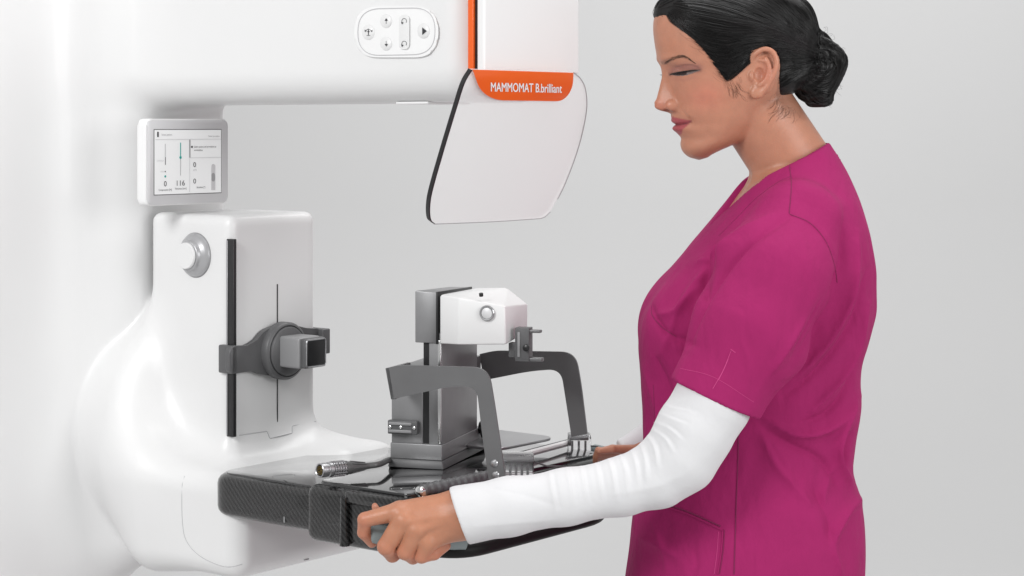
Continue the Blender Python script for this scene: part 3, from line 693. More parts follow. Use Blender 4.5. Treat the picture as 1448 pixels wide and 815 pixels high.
PT = [(-30, 2.1), (40, 2.35), (85, 2.4), (105, 2.2), (130, 2.0), (150, 1.75), (172, 1.58), (195, 1.7), (215, 2.0), (226, 2)]
YAW = math.radians(7)
def yaw(P):
    x = P[:, 0]-1060; c, s_ = math.cos(YAW), math.sin(YAW); return np.stack([1060+x*c-P[:, 2]*s_, P[:, 1], x*s_+P[:, 2]*c], 1)
def headf(P, face=True):
    P = yaw(P)
    u, v, w = P[:, 0], P[:, 1], np.abs(P[:, 2])
    f0 = tab(v, F0); bk = tab(v, BK); xc = (f0+bk)/2+4*np.clip((222-v)/30, 0, 1)*np.clip((v+26)/20, 0, 1); W = tab(v, WT); p = tab(v, PT)
    fr = u < xc; A = np.where(fr, xc-f0, bk-xc); p = np.where(fr, p, 2.1)
    q = u
    if face:
        k = np.clip((xc-u)/A*2.2-.6, 0, 1)
        wn = cubic(v, [86, 100, 112, 130, 142, 150, 158, 162], [11, 8.5, 8, 9.5, 12.5, 13.5, 13, 12])
        s = tab(v, ND)*np.exp(-(w/wn)**2.6)
        s = s-5.5*np.exp(-((v-99)/9)**2-((w-28)/13)**2)               # socket
        s = s+2.2*np.exp(-((v-86)/6)**2-((w-25)/18)**2)               # brow ridge
        s = s+2.0*np.exp(-((v-132)/16)**2-((w-40)/15)**2)              # cheek
        s = s-1.6*np.exp(-((v-164)/7)**2-(w/3.2)**2)                  # philtrum
        lw = np.clip(1-(w/29)**2, 0, 1)**.7
        s = s+lw*(2.6*np.exp(-((v-171.5)/3.2)**2)-2.6*np.exp(-((v-(176.3+1.2*(w/29)-5.5*(w/29)**3))/1.3)**2)+3.9*np.exp(-((v-182.5)/4.6)**2)-1.6*np.exp(-((v-195)/4)**2))
        s = s-2.6*np.exp(-((v-171)/5)**2-((w-30)/4)**2)               # mouth corner
        dn, tn = seg_dist(v, w, [(151, 20), (160, 27), (169, 33), (176, 35)]); s = s-1.5*np.exp(-(dn/2.6)**2)*np.sin(np.clip(tn+.12, 0, 1)*math.pi)
        s = s+3.4*np.exp(-((v-153)/12)**2-((w-37)/10)**2)
        s = s+1.8*np.exp(-((v-164)/9)**2-((w-33)/6)**2)
        q = u+s*k
    r = (np.clip(np.abs(q-xc)/A, 0, None)**p+(w/W)**p)**(1/p)
    f = (r-1)*np.minimum(A, W); f = np.maximum(np.maximum(f, v-226), -30-v)
    if face:
        f = smin(f, ell(P, (965.5, 102.5, 0)+0*P[0], (11, 11, 11)) if False else np.minimum(ell(P, (960, 102.5, 28), (15, 9.5, 12.5)), ell(P, (960, 102.5, -28), (15, 9.5, 12.5))), 3)
        Pm = np.stack([u, v, w], 1)
        f = smin(f, ell(Pm, (948.5, 149.5, 14.0), (12, 8.5, 6.6)), 2.6)
        f = -smin(-f, ell(Pm, (938.5, 157.5, 8.5), (5.5, 3.2, 3.2)), 1.5)
    return f
def neckf(P):
    Q = P.copy(); Q[:, 2] *= 1.12
    d = cap(Q, (1072, 160, 0), (1132, 251, 0), 55, 56)
    Pm = P.copy(); Pm[:, 2] = np.abs(Pm[:, 2])
    d = smin(d, cap(Pm, (1092, 152, 38), (1068, 262, 14), 9, 8), 10)
    return d
def torso(P, off=0):
    v = P[:, 1]; w = P[:, 2]
    f = tab(v, TF)+off; b = tab(v, TB)-off; W = tab(v, TWd)-off
    c = (f+b)/2; A = (b-f)/2
    r = ((np.abs(P[:, 0]-c)/A)**2.25+(np.abs(w+6)/W)**2.25)**(1/2.25)
    return (r-1)*np.minimum(A, W)
TF = [(205, 1120), (225, 1092), (240, 1068), (262, 1048), (290, 1026), (315, 1005), (350, 976), (390, 943), (425, 920), (455, 907), (490, 904), (540, 907), (600, 910), (650, 909), (700, 901), (740, 895), (790, 889), (830, 884), (1000, 880)]
TB = [(190, 1166), (203, 1172), (222, 1184), (250, 1199), (290, 1215), (340, 1229), (390, 1236), (430, 1236), (480, 1226), (520, 1216), (580, 1214), (640, 1206), (665, 1204), (700, 1214), (730, 1219), (780, 1221), (830, 1219), (1000, 1215)]
TWd = [(190, 40), (205, 58), (230, 80), (260, 112), (290, 140), (330, 160), (390, 166), (450, 160), (540, 150), (640, 143), (720, 158), (800, 172), (1000, 180)]
# ear, drawn as ridges around a bowl
ez = 0
EW = 66
def earf(P):
    P = P+np.array([9., -1.5, 0])
    Pm = P.copy(); Pm[:, 2] = np.abs(Pm[:, 2]); 
    hel = spline([(1064, 92, EW-1), (1066, 80, EW+5), (1078, 71.5, EW+9), (1090, 74, EW+11), (1096.5, 87, EW+11), (1094, 104, EW+9), (1085, 121, EW+6), (1075, 134, EW+3)], 4)
    d = np.full(len(P), 1e3)
    for i in range(len(hel)-1): d = np.minimum(d, cap(Pm, hel[i], hel[i+1], 3.6, 3.6))
    anti = spline([(1083, 84, EW+7), (1087, 97, EW+8), (1083, 112, EW+7), (1074, 121, EW+5)], 3)
    for i in range(len(anti)-1): d = smin(d, cap(Pm, anti[i], anti[i+1], 3.0, 3.0), 2.5)
    d = smin(d, cap(Pm, (1074, 86, EW+5), (1085, 88, EW+7), 2.2, 2.6), 2)
    pl = ell(Pm, (1080, 103, EW+1.5), (17, 31, 4.2))
    d = smin(d, pl, 3)
    d = smin(d, ell(Pm, (1070, 131, EW+1.5), (8.5, 9, 4.2)), 4)      # lobe
    d = smin(d, ell(Pm, (1063.5, 108, EW+2.5), (4.5, 7, 4.2)), 3)      # tragus
    d = -smin(-d, ell(Pm, (1073.5, 106, EW+6), (7.5, 10, 6.5)), 2)     # bowl
    return d
def skinf(P):
    h = headf(P); h = smin(h, earf(P), 3)
    n = neckf(P); d = smin(h, n, 7)
    t = torso(P, 7); t = np.maximum(t, -(P[:, 1]-235)+0*t)
    return smin(d, t, 14)
# tint: lips, brows, lids, blush, from the sagittal drawing
def lerp(a, b, t): return a+(b-a)*t[:, None]
def skin_tint(V):
    V = yaw(V)
    u, v, w = V[:, 0], V[:, 1], np.abs(V[:, 2]); n = len(V)
    c = np.tile([.44, .198, .125], (n, 1))
    blush = np.exp(-((u-985)/24)**2-((v-137)/20)**2); c = lerp(c, np.array([.56, .19, .13]), .55*blush)
    c = lerp(c, np.array([.50, .17, .115]), .5*np.exp(-((u-930)/10)**2-((v-150)/10)**2))
    face = (u < 1010)*(v < 230)
    # lips
    t = np.clip((w-1)/29, 0, 1)
    up = 165.5+2.0*np.exp(-(w/2.5)**2)-1.2*np.exp(-((w-4)/3)**2)+5*t**1.6; lo = 191.5-20.5*t**2.2
    m = np.clip(np.minimum(v-up, lo-v)/1.5+.5, 0, 1)*(w < 31)*face*(u < 995)
    c = lerp(c, np.array([.33, .06, .075]), m*.92)
    ln = np.exp(-((v-(176.3+1.2*t-5.5*t**3))/1.1)**2)*(w < 31)*face; c = lerp(c, np.array([.11, .015, .02]), ln*.85)
    # brow
    d, tt = seg_dist(u, v, [(933, 89.5), (940, 85.5), (950, 82), (958, 84), (967, 90.5)])
    wd = 3.6*(1-tt)**.6+.9; m = np.clip((wd-d)/2.2, 0, 1)*(w > 9)*face; c = lerp(c, np.array([.16, .08, .05]), m*.5)
    # lids
    d, _ = seg_dist(u, v, [(946, 100), (959, 97), (973, 98)]); m = np.exp(-(d/6)**2)*(w > 14)*face; c = lerp(c, np.array([.24, .10, .09]), m*.7)
    d, _ = seg_dist(u, v, [(942, 106), (949, 105), (958, 104), (967, 102), (976, 101)]); m = np.exp(-(d/2.2)**2)*(w > 14)*face; c = lerp(c, np.array([.10, .045, .04]), m*.75)
    d, _ = seg_dist(u, v, [(947, 96), (956, 93.5), (966, 94), (974, 97)]); m = np.exp(-(d/1.1)**2)*(w > 14)*face; c = lerp(c, np.array([.17, .07, .06]), m*.7)
    d, _ = seg_dist(u, v, [(946, 112.5), (957, 115), (969, 111)]); m = np.exp(-(d/2.4)**2)*(w > 14)*face; c = lerp(c, np.array([.36, .155, .11]), m*.5)
    # nostril, ear
    m = np.exp(-((u-940)/5)**2-((v-157.5)/2)**2)*(w > 3)*(w < 15); c = lerp(c, np.array([.16, .05, .04]), m*.8)
    u = u+9; m = np.exp(-((u-1074)/9)**2-((v-106)/12)**2)*(w > 58); c = lerp(c, np.array([.46, .15, .10]), m*.8)
    m = np.exp(-((u-1080)/20)**2-((v-100)/34)**2)*(w > 68); c = lerp(c, np.array([.54, .23, .15]), m*.5)
    u = u-9
    # moles of short hair at the nape
    m = np.clip(1-poly_sdf(u, v, [(1062, 128), (1100, 110), (1150, 120), (1146, 160), (1110, 158)])/14, 0, 1)*(u > 1085); c = lerp(c, np.array([.20, .10, .07]), m*.45)
    return c

# hands ------------------------------------------------------------
def hand_near():
    def H(px, py, w): return pq(px, py, w)
    W0 = 205
    wr = H(655, 727, W0-4)
    idx = [H(562, 724, W0+6), H(516, 735, W0+3), H(514.5, 753, W0-6), H(526, 767, W0-17)]
    mid = [H(570, 736, W0+14), H(546, 773, W0+13), H(555, 785, W0-4), H(568, 779, W0-19)]
    rin = [H(588, 750, W0+15), H(573, 780, W0+11), H(584, 788, W0-3), H(596, 781, W0-16)]
    lit = [H(604, 766, W0+11), H(596, 786, W0+7), H(614, 783, W0-2), H(630, 772, W0-12)]
    thm = [H(630, 712, W0-24), H(585, 722, W0-40), H(552, 720, W0-44), H(533, 717, W0-44)]
    R = {'i': (12.5, 9.6, 8.6, 7.2), 'm': (13.5, 11.6, 9.6, 8.0), 'r': (13.5, 11.0, 9.2, 8.0), 'l': (13, 10.0, 8.6, 7.0), 't': (15, 10.5, 9, 7.0)}
    def fing(P, J, r):
        d = cap(P, J[0], J[1], r[0], r[1])
        d = smin(d, cap(P, J[1], J[2], r[1]*.97, r[2]), 2.2)
        return smin(d, cap(P, J[2], J[3], r[2]*.98, r[3]), 2.0)
    def f(P):
        palm = cap(P, wr+np.array([0, -8, 0]), idx[0]+np.array([6, 2, -6]), 24, 15.5)
        palm = smin(palm, cap(P, wr, mid[0]+np.array([6, 0, -6]), 25, 15), 10)
        palm = smin(palm, cap(P, wr+np.array([0, 6, -2]), rin[0]+np.array([4, 0, -6]), 24, 14.5), 10)
        palm = smin(palm, cap(P, wr+np.array([0, 9, -4]), lit[0]+np.array([2, 0, -5]), 21, 13), 10)
        palm = smin(palm, cap(P, wr, wr+np.array([60, -8, 0]), 30, 29), 14)
        d = palm
        fi = fing(P, idx, R['i']); fm = fing(P, mid, R['m']); frr = fing(P, rin, R['r']); fl = fing(P, lit, R['l']); ft = fing(P, thm, R['t'])
        kn = np.minimum(np.minimum(ell(P, idx[0]+np.array([0, 0, 7]), (8, 7, 5)), ell(P, mid[0]+np.array([0, 0, 6]), (8, 7, 5))), np.minimum(ell(P, rin[0]+np.array([0, 0, 5]), (8, 7, 5)), ell(P, lit[0]+np.array([0, 0, 5]), (7, 6, 5))))
        fs = np.minimum(np.minimum(fi, fm), np.minimum(frr, fl))
        fs = np.minimum(smin(fi, fm, 1.0), smin(frr, fl, 1.0)); fs = smin(fs, smin(fm, frr, 1.0), .6)
        d = smin(d, fs, 7); d = smin(d, ft, 6); d = smin(d, kn, 7)
        # tendons on the back of the hand
        for J in (idx, mid, rin):
            a = wr+np.array([-10, -2, 22]); d = smin(d, cap(P, a, J[0]+np.array([4, 0, 8]), 2.0, 3.0), 7)
        return d
    J = [idx, mid, rin, lit, thm]
    return f, J, wr
hf_, HJ, hwr = hand_near()
allj = np.array([p for j in HJ for p in j]+[hwr+np.array([90, 0, 0])])
lo = allj.min(0)-38; hi = allj.max(0)+38
# far hand
def hf2(P):
    wr2 = pq(905, 631, -88); d = cap(P, wr2, pq(872, 641, -84), 9, 8)
    k0 = pq(872, 641, -84)
    for i, (dx, dy, dz) in enumerate(((0, -4, 8), (-2, 1, 4), (0, 5, -1), (3, 9, -6))):
        a = k0+np.array([0, dy*.5, dz]); m_ = pq(846, 640+dy*.8, -84+dz+2); e_ = pq(842, 648+dy*.6, -84+dz-10)
        d = smin(d, smin(cap(P, a, m_, 5.5, 4.6), cap(P, m_, e_, 4.6, 4), 1.5), 2.5)
    d = smin(d, smin(cap(P, wr2+np.array([-10, 4, 8]), pq(866, 635, -66), 7, 6), cap(P, pq(866, 635, -66), pq(848, 638, -62), 6, 4.6), 2), 4)
    return d
# one continuous surface: head, neck, shoulders, arms and hands on one shared lattice
SHN, ELN = np.array([1115, 318, 110.]), pq(968, 640, 194); SHF, ELF = np.array([1112, 318, -122.]), pq(965, 600, -118)
ACH = [(SHN, 36), (pq(1008, 568, 186), 32), (pq(968, 645, 192), 32), (pq(925, 672, 192), 29), (pq(800, 703, 196), 27), (pq(700, 718, 200), 27)]
def armn(P):
    d = None
    for (a, ra), (b, rb) in zip(ACH[:-1], ACH[1:]):
        c = cap(P, a, b, ra, rb); d = c if d is None else smin(d, c, 10)
    return d
def armf_(P): return smin(cap(P, SHF, ELF, 38, 26), cap(P, ELF, pq(905, 631, -88), 24, 9), 12)
def near_arm(P): return smin(armn(P), hf_(P), 10)
def far_arm(P): return smin(armf_(P), hf2(P), 6)
def upper(P):
    out = np.full(len(P), 60.)
    m = (P[:, 1] < 262) & (np.abs(P[:, 2]) < 110); out[m] = smin(headf(P[m]), earf(P[m]), 3)
    out = smin(out, neckf(P), 7)
    t = torso(P, 9); t = smax(t, 238-P[:, 1], 6); t = smax(t, P[:, 1]-345, 8); out = smin(out, t, 12)
    return smin(out, smin(armn(P), armf_(P), 4), 10)
HH = 1.8; LAT = np.array([480., -44., -240.])
def snapb(lo, hi): return LAT+np.floor((np.array(lo)-LAT)/HH)*HH, np.array(hi, float)
parts_ = []
for f_, lo_, hi_ in ((upper, (900, -44, -200), (1220, 404, 170)), (near_arm, (500, 385, 100), (1120, 830, 270)), (far_arm, (800, 385, -215), (1120, 690, -40))):
    lo_, hi_ = snapb(lo_, hi_); V, Fq, ci = iso(f_, lo_, hi_, HH, lip=1.4, cells=True)
    g = ci+np.round((lo_-LAT)/HH).astype(int); parts_.append((V, Fq, g, f_))
vc = 395.; keep = []
allV = np.concatenate([p[0] for p in parts_]); allg = np.concatenate([p[2] for p in parts_]); own = np.concatenate([np.full(len(p[0]), i) for i, p in enumerate(parts_)])
off_ = 0; FF = []
for i, (V, Fq, g, f_) in enumerate(parts_):
    vm = V[Fq, 1].mean(1); FF.append(Fq[(vm <= vc) if i == 0 else (vm > vc)]+off_); off_ += len(V)
FF = np.concatenate(FF); key = (allg[:, 0]*4096+allg[:, 1])*4096+allg[:, 2]
_, first, inv = np.unique(key, return_index=True, return_inverse=True); inv = inv.ravel()
FF = inv[FF]; V = allV[first]; ow = own[first]
used = np.unique(FF); remap = -np.ones(len(V), int); remap[used] = np.arange(len(used)); FF = remap[FF]; V = V[used]; ow = np.where(V[:, 1] <= vc, 0, np.where(V[:, 2] > 20, 1, 2))
for _ in range(3):
    for i in range(3):
        m = ow == i; f_ = parts_[i][3]; v0 = f_(V[m]); Nn = grad(f_, V[m], .8); g = np.linalg.norm(Nn, axis=1)+1e-9
        V[m] -= (Nn/g[:, None])*np.clip(v0/g, -1.2, 1.2)[:, None]
C = skin_tint(V)
hm = (V[:, 0] < 720) & (V[:, 1] > 600); c = np.tile([.45, .20, .118], (hm.sum(), 1)); Vh = V[hm]
for J in HJ:        # slightly redder knuckles and creases
    for k_ in (1, 2): d = np.linalg.norm(Vh-J[k_], axis=1); c = lerp(c, np.array([.50, .17, .11]), .7*np.exp(-(d/11)**2))
    d = np.linalg.norm(Vh-J[3], axis=1); c = lerp(c, np.array([.58, .24, .17]), .6*np.exp(-(d/11)**2))
C[hm] = c
body = link('body', QW(V), FF, M['skin'], per, color=C)
# lid line, lashes and brow hairs
def unyaw(P):
    x = P[:, 0]-1060; c, s_ = math.cos(YAW), math.sin(YAW); return np.stack([1060+x*c+P[:, 2]*s_, P[:, 1], -x*s_+P[:, 2]*c], 1)
def face_pts(U, V_, sgn, off=.2):      # points on the face over head coordinates (u, v) of the side drawing
    U = np.atleast_1d(np.asarray(U, float)); V_ = np.atleast_1d(np.asarray(V_, float)); ws = np.linspace(76, 4, 145)
    H_ = np.stack([np.repeat(U, 145), np.repeat(V_, 145), np.tile(ws*sgn, len(U))], 1); P_ = unyaw(H_)
    f_ = headf(P_).reshape(len(U), 145); ins = f_ < off; i = np.where(ins.any(1), ins.argmax(1), 140)
    return P_.reshape(len(U), 145, 3)[np.arange(len(U)), i]
for sgn in (1, -1):
    pl_ = np.array(spline([(942, 106, 0), (949, 104.2, 0), (958, 102.8, 0), (967, 101.6, 0), (976, 101.2, 0)], 5)); pts = face_pts(pl_[:, 0], pl_[:, 1], sgn, .1)
    lw_ = np.array(spline([(942, 106.6, 0), (949, 108.6, 0), (958, 108.6, 0), (967, 105.8, 0), (976, 101.8, 0)], 5)); p2 = face_pts(lw_[:, 0], lw_[:, 1], sgn, .15); pm = (pts+p2)/2
    G_ = grad(headf, pm, .5); G_ /= np.linalg.norm(G_, axis=1, keepdims=True); pm = pm+G_*.35; n0 = len(pts)
    L = MB(QW); L.add(list(pts)+list(pm)+list(p2), [(i, i+1, n0+i+1, n0+i) for i in range(n0-1)]+[(n0+i, n0+i+1, 2*n0+i+1, 2*n0+i) for i in range(n0-1)]); L.done('eye', M['eye'], body, auto=80)
    L = MB(QW); a_, b_ = 2, 12; pq_ = [pts+G_*.3, pm+G_*.3, p2*.6+pm*.4+G_*.25]; L.add(list(pq_[0][a_:b_])+list(pq_[1][a_:b_])+list(pq_[2][a_:b_]), [(k*(b_-a_)+i, k*(b_-a_)+i+1, (k+1)*(b_-a_)+i+1, (k+1)*(b_-a_)+i) for i in range(b_-a_-1) for k in (0, 1)]); L.done('iris', M['iris'], body, auto=80)
    L = MB(); nn_ = len(pts); L.tube(list(QW(pts)), [.0004+.0006*math.sin(math.pi*min(1, (i+2)/nn_)) for i in range(nn_)], 6)
    L.done('lash_line', M['strand'], body)
    L = MB(); rs_ = np.random.RandomState(5); t_ = np.linspace(0, 1, 24); B_ = face_pts(943+30*t_, 105.6-4.4*t_**.8, sgn, .3)
    for k_ in range(24):
        t = t_[k_]; p = B_[k_]
        ln = rs_.uniform(4.5, 7)*(1-.25*abs(t-.3)); dr = np.array([-1.0+.75*t, .42-.25*t, sgn*.35*t]); dr /= np.linalg.norm(dr)
        if sgn < 0: dr = np.array([-1, .1, -.1])*1.0; ln = 8+3*t
        L.tube(list(QW([p, p+dr*ln*.55+np.array([0, .9, 0]), p+dr*ln+np.array([0, -.5, 0])])), [.00022, .00018, .00006], 4)
    L.done('eyelashes', M['strand'], body)
    bl = np.array(spline([(933.5, 90.5, 0), (940, 86, 0), (950, 82, 0), (958, 84, 0), (968, 91, 0)], 12)); n_ = 170; t = rs_.uniform(0, 1, n_)**.85; i = np.minimum((t*(len(bl)-1)).astype(int), len(bl)-2)
    d_ = bl[i+1]-bl[i]; d_ /= np.linalg.norm(d_, axis=1)[:, None]; wd = 2.6*(1-t)**.6+.4; oy = rs_.uniform(-1, 1, n_)*wd; ln = rs_.uniform(2.5, 4.5, n_)
    x0, y0 = bl[i, 0], bl[i, 1]+oy; x1 = x0+d_[:, 0]*ln; y1 = y0+d_[:, 1]*ln-np.where(oy > 0, .9, .1)*(1-t)-oy*.25
    A_ = face_pts(x0, y0, sgn, .25); B_ = face_pts(x1, y1, sgn, .45); L = MB()
    for k_ in range(n_): L.tube(list(QW([A_[k_], (A_[k_]+B_[k_])/2, B_[k_]])), [.00012, .00011, .00005], 3, False)
    L.done('eyebrow', M['fine'], body)

# hair -------------------------------------------------------------
HP = [(916, 33), (923, 30), (934, 28), (947, 32), (962, 42), (976, 54), (990, 69), (1004, 86), (1012, 100), (1018, 109), (1024, 117), (1030, 119), (1035, 112), (1042, 103), (1050, 104), (1056, 92), (1062, 79), (1070, 72), (1084, 67), (1098, 74), (1101, 92), (1100, 112), (1103, 138), (1112, 147), (1127, 153), (1142, 157), (1165, 150), (1200, 100), (1200, -60), (900, -60)]
HP = [(724+(x-724)*(1-.026*f), 178+(y-178)*(1-.026*f)) for (x, y), f in zip(HP, [0]*4+[.5, .7, .85]+[1]*(len(HP)-7-5)+[0]*5)]
BC = np.array([1156, 88, 0.])
def bunf(P):
    P = P+np.stack([2.2*np.sin(P[:, 1]*.11+P[:, 2]*.05), 2.5*np.sin(P[:, 0]*.12+1), 0*P[:, 0]], 1)
    d = smin(ell(P, (1152, 94, 0), (36, 50, 40)), ell(P, (1170, 83, 8), (21, 25, 24)), 8)
    d = smin(d, ell(P, (1158, 124, -4), (24, 26, 28)), 8)
    a = np.arctan2(P[:, 1]-88, P[:, 0]-1150)
    r = np.hypot(P[:, 0]-1150, P[:, 1]-88)
    return d-2.6*np.sin(a*2+r*.16+P[:, 2]*.09)-.9*np.sin(a*5-r*.3+P[:, 2]*.16)
def hairf(P):
    ps = poly_sdf(P[:, 0], P[:, 1], HP)
    h = headf(P, False)-(-1.2+7.2*np.clip(-ps/28, 0, 1)**.75)
    ps = ps+2.5
    h = smax(h, ps-1.5, 5)
    h = smin(h, ell(P, (1128, 60, 0), (26, 60, 52)), 14)
    h = smax(h, ps-1.0, 4)
    return smin(h, bunf(P), 7)
V, Fq = iso(hairf, (908, -48, -95), (1205, 165, 95), 2.2, lip=1.6, newton=2)
hair = link('hair', QW(V), Fq, M['hair'], per)
rng = np.random.RandomState(3)
def proj(f, P, off, it=5):
    for _ in range(it):
        v0 = f(P)-off; G = grad(f, P, .6); g = np.linalg.norm(G, axis=1)+1e-6
        P = P-G/(g**2)[:, None]*np.clip(v0, -8*g, 8*g)[:, None]
    return P
def strands(name, V, rad, parent=None):   # V: (n, steps, 3) in person units
    n, s, _ = V.shape; W_0 = QW(V.reshape(-1, 3)).reshape(n, s, 3)
    t = np.gradient(W_0, axis=1); t /= np.linalg.norm(t, axis=2, keepdims=True)+1e-9
    ref = np.array([.3, .9, .2]); x = np.cross(t, ref); x /= np.linalg.norm(x, axis=2, keepdims=True)+1e-9; y = np.cross(t, x)
    rr = rad*np.sin(np.linspace(.25, math.pi-.12, s))**.5
    rg = np.stack([W_0+rr[None, :, None]*(math.cos(a)*x+math.sin(a)*y) for a in (0, 2.094, 4.189)], 2)
    P = rg.reshape(-1, 3); i = np.arange(n)[:, None, None]; j = np.arange(s-1)[None, :, None]; k = np.arange(3)[None, None, :]
    b = i*s*3+j*3; k2 = (k+1) % 3
    Fq = np.stack([b+k, b+k2, b+3+k2, b+3+k], -1).reshape(-1, 4)
    return P, Fq
def grow(u, v, w, steps, step, tgt, off, curl=0.0, f=hairf):
    P = np.stack([u, v, w], 1); P = proj(f, P, off, 8); out = [P]
    for s in range(steps-1):
        d = tgt-P; d[:, 2] *= .25
        # strands run back along the head first and bend down to the bun
        lift = np.clip((1110-P[:, 0])/110, 0, 1)*np.clip((P[:, 1]-20)/80, 0, 1)
        dd = d/np.linalg.norm(d, axis=1, keepdims=True); hd, _ = seg_dist(P[:, 0], P[:, 1], HP[2:11]); tw = np.exp(-hd/9)*(P[:, 0] < 1040); dd[:, 0] += .5*tw; dd[:, 1] += 1.0*tw; dd[:, 1] -= .75*lift*(P[:, 0] > 1020)+.10*lift
        G = grad(f, P, .8); G /= np.linalg.norm(G, axis=1, keepdims=True)+1e-9
        dd = dd-(dd*G).sum(1, keepdims=True)*G; dd /= np.linalg.norm(dd, axis=1, keepdims=True)+1e-9
        P = proj(f, P+dd*step, off, 2); out.append(P)
    return np.stack(out, 1)
SV = []; SF = []; sn = 0
def adds(VS, r):
    global sn
    P, Fq = strands('s', VS, r); SV.append(P); SF.append(Fq+sn); sn += len(P)
n = 2900
u = rng.uniform(925, 1142, n); v = rng.uniform(-30, 146, n); ok = poly_sdf(u, v, HP) < -2; u = u[ok]; v = v[ok]
sg = np.where(rng.rand(len(u)) < .8, 1, -1); w = sg*70.
tg = np.stack([1150+0*u, 75+(v-50)*.28, sg*24.], 1)
adds(grow(u, v, w, 20, 5.2, tg, rng.uniform(0, 1.6, len(u))), .00042)
n = 420; u = rng.uniform(1030, 1150, n); v = rng.uniform(-42, 70, n); sg = rng.choice([-1, 1], n); w = sg*rng.uniform(0, 26, n); v = np.where(u > 1120, v, -38)
adds(grow(u, v, w, 16, 5.2, np.stack([1152+0*u, 62+0*u, sg*10.], 1), rng.uniform(0, 1.4, n)), .00042)
n = 300; u = rng.uniform(922, 965, n); v = rng.uniform(-25, 24, n); sg = rng.choice([-1, 1], n); w = sg*rng.uniform(0, 40, n); ok = poly_sdf(u, v, HP) < -1; u, v, w, sg = u[ok], v[ok], w[ok], sg[ok]
adds(grow(u, v, w, 16, 5.0, np.stack([1130+0*u, 0*u-5, sg*60.], 1), rng.uniform(0, 1.2, len(u))), .00042)
# fine hairline strands starting on the skin
hl = np.array(spline([(924, 22), (936, 25), (948, 31), (963, 43), (977, 57), (991, 72), (1005, 90), (1013, 103), (1020, 113)], 26))
t_i = rng.randint(0, len(hl), 1000); p0 = hl[t_i]+rng.normal(0, 2.2, (1000, 2))
adds(grow(p0[:, 0], p0[:, 1], np.full(1000, 70.), 13, 4, np.tile([1150., 60, 30], (1000, 1)), rng.uniform(-.3, .8, 1000), f=lambda P: smin(hairf(P), headf(P, False)-.4, 4)), .00020)
nh = np.array(spline([(1103, 128), (1110, 140), (1124, 147), (1140, 150)], 20)); t_i = rng.randint(0, len(nh), 160); p0 = nh[t_i]+rng.normal(0, 1.5, (160, 2))+np.array([0, -3])
fsk = lambda P: smin(hairf(P), smin(headf(P, False), neckf(P), 7)-.3, 4)
KEEP = (SV, SF, sn); SV, SF, sn = [], [], 0
nq = 34; p0 = nh[rng.randint(0, len(nh), nq)]+np.stack([rng.normal(-6, 11, nq), np.abs(rng.normal(0, 8, nq))-3], 1)
P_ = proj(fsk, np.stack([p0[:, 0], p0[:, 1], np.full(nq, 50.)], 1), .3, 8); VS = [P_]; an = rng.normal(2.45, .45, nq); cu_ = rng.normal(0, .13, nq)
for s in range(7):
    P_ = proj(fsk, P_+np.stack([np.cos(an), np.sin(an), 0*an], 1)*rng.uniform(1.0, 2.2, nq)[:, None], .3+.12*s, 2); an = an+cu_; VS.append(P_)
adds(np.stack(VS, 1), .00009)
nq = 24; hh = np.array(spline(HP[3:10], 12)); ii = rng.randint(0, len(hh)-1, nq); tg_ = hh[ii+1]-hh[ii]; tg_ /= np.linalg.norm(tg_, axis=1)[:, None]+1e-9; p0 = hh[ii]+np.stack([-tg_[:, 1], tg_[:, 0]], 1)*rng.normal(2.0, 2.6, nq)[:, None]
P_ = proj(fsk, np.stack([p0[:, 0], p0[:, 1], np.where(p0[:, 0] < 950, 25., 60.)], 1), .3, 8); VS = [P_]; an = np.arctan2(tg_[:, 1], tg_[:, 0])-rng.uniform(0, .6, nq); cu_ = -rng.uniform(0, .1, nq)
for s in range(8):
    P_ = proj(fsk, P_+np.stack([np.cos(an), np.sin(an), 0*an], 1)*rng.uniform(1.2, 2.6, nq)[:, None], .3, 2); an = an+cu_; VS.append(P_)
adds(np.stack(VS, 1), .00009)
sb_ = np.array(spline([(1012, 102), (1020, 114), (1028, 126), (1033, 124), (1038, 110)], 10)); nq = 26; p0 = sb_[rng.randint(0, len(sb_), nq)]+rng.normal(0, 2.0, (nq, 2))
P_ = proj(fsk, np.stack([p0[:, 0], p0[:, 1], np.full(nq, 60.)], 1), .3, 8); VS = [P_]; an = rng.normal(1.35, .28, nq); cu_ = rng.normal(-.03, .06, nq)
for s in range(7):
    P_ = proj(fsk, P_+np.stack([np.cos(an), np.sin(an), 0*an], 1)*rng.uniform(1.0, 2.4, nq)[:, None], .3, 2); an = an+cu_; VS.append(P_)
adds(np.stack(VS, 1), .00009)
FINE = (SV, SF); SV, SF, sn = KEEP
# bun: strands wound round
nb = 900; a0_ = rng.uniform(0, 2*math.pi, nb); z0_ = rng.uniform(-1, 1, nb); VS = []
for s in range(26):
    a = a0_+s*.10*np.where(z0_ > -.2, 1, .7)
    rr_ = np.sqrt(np.clip(1-z0_**2, .05, 1)); cx = 1154+34*rr_*np.cos(a); cy = 92+46*rr_*np.sin(a+.25*np.sin(z0_*5)); cw = 40*z0_+10*np.sin(a*2+z0_*4)
    VS.append(np.stack([cx, cy, cw], 1))
VS = np.stack(VS, 1); o_ = rng.uniform(0, 2.0, nb)
fl = VS.reshape(-1, 3); fl = proj(bunf, fl, np.repeat(o_, 26), 4); adds(fl.reshape(nb, 26, 3), .00045)
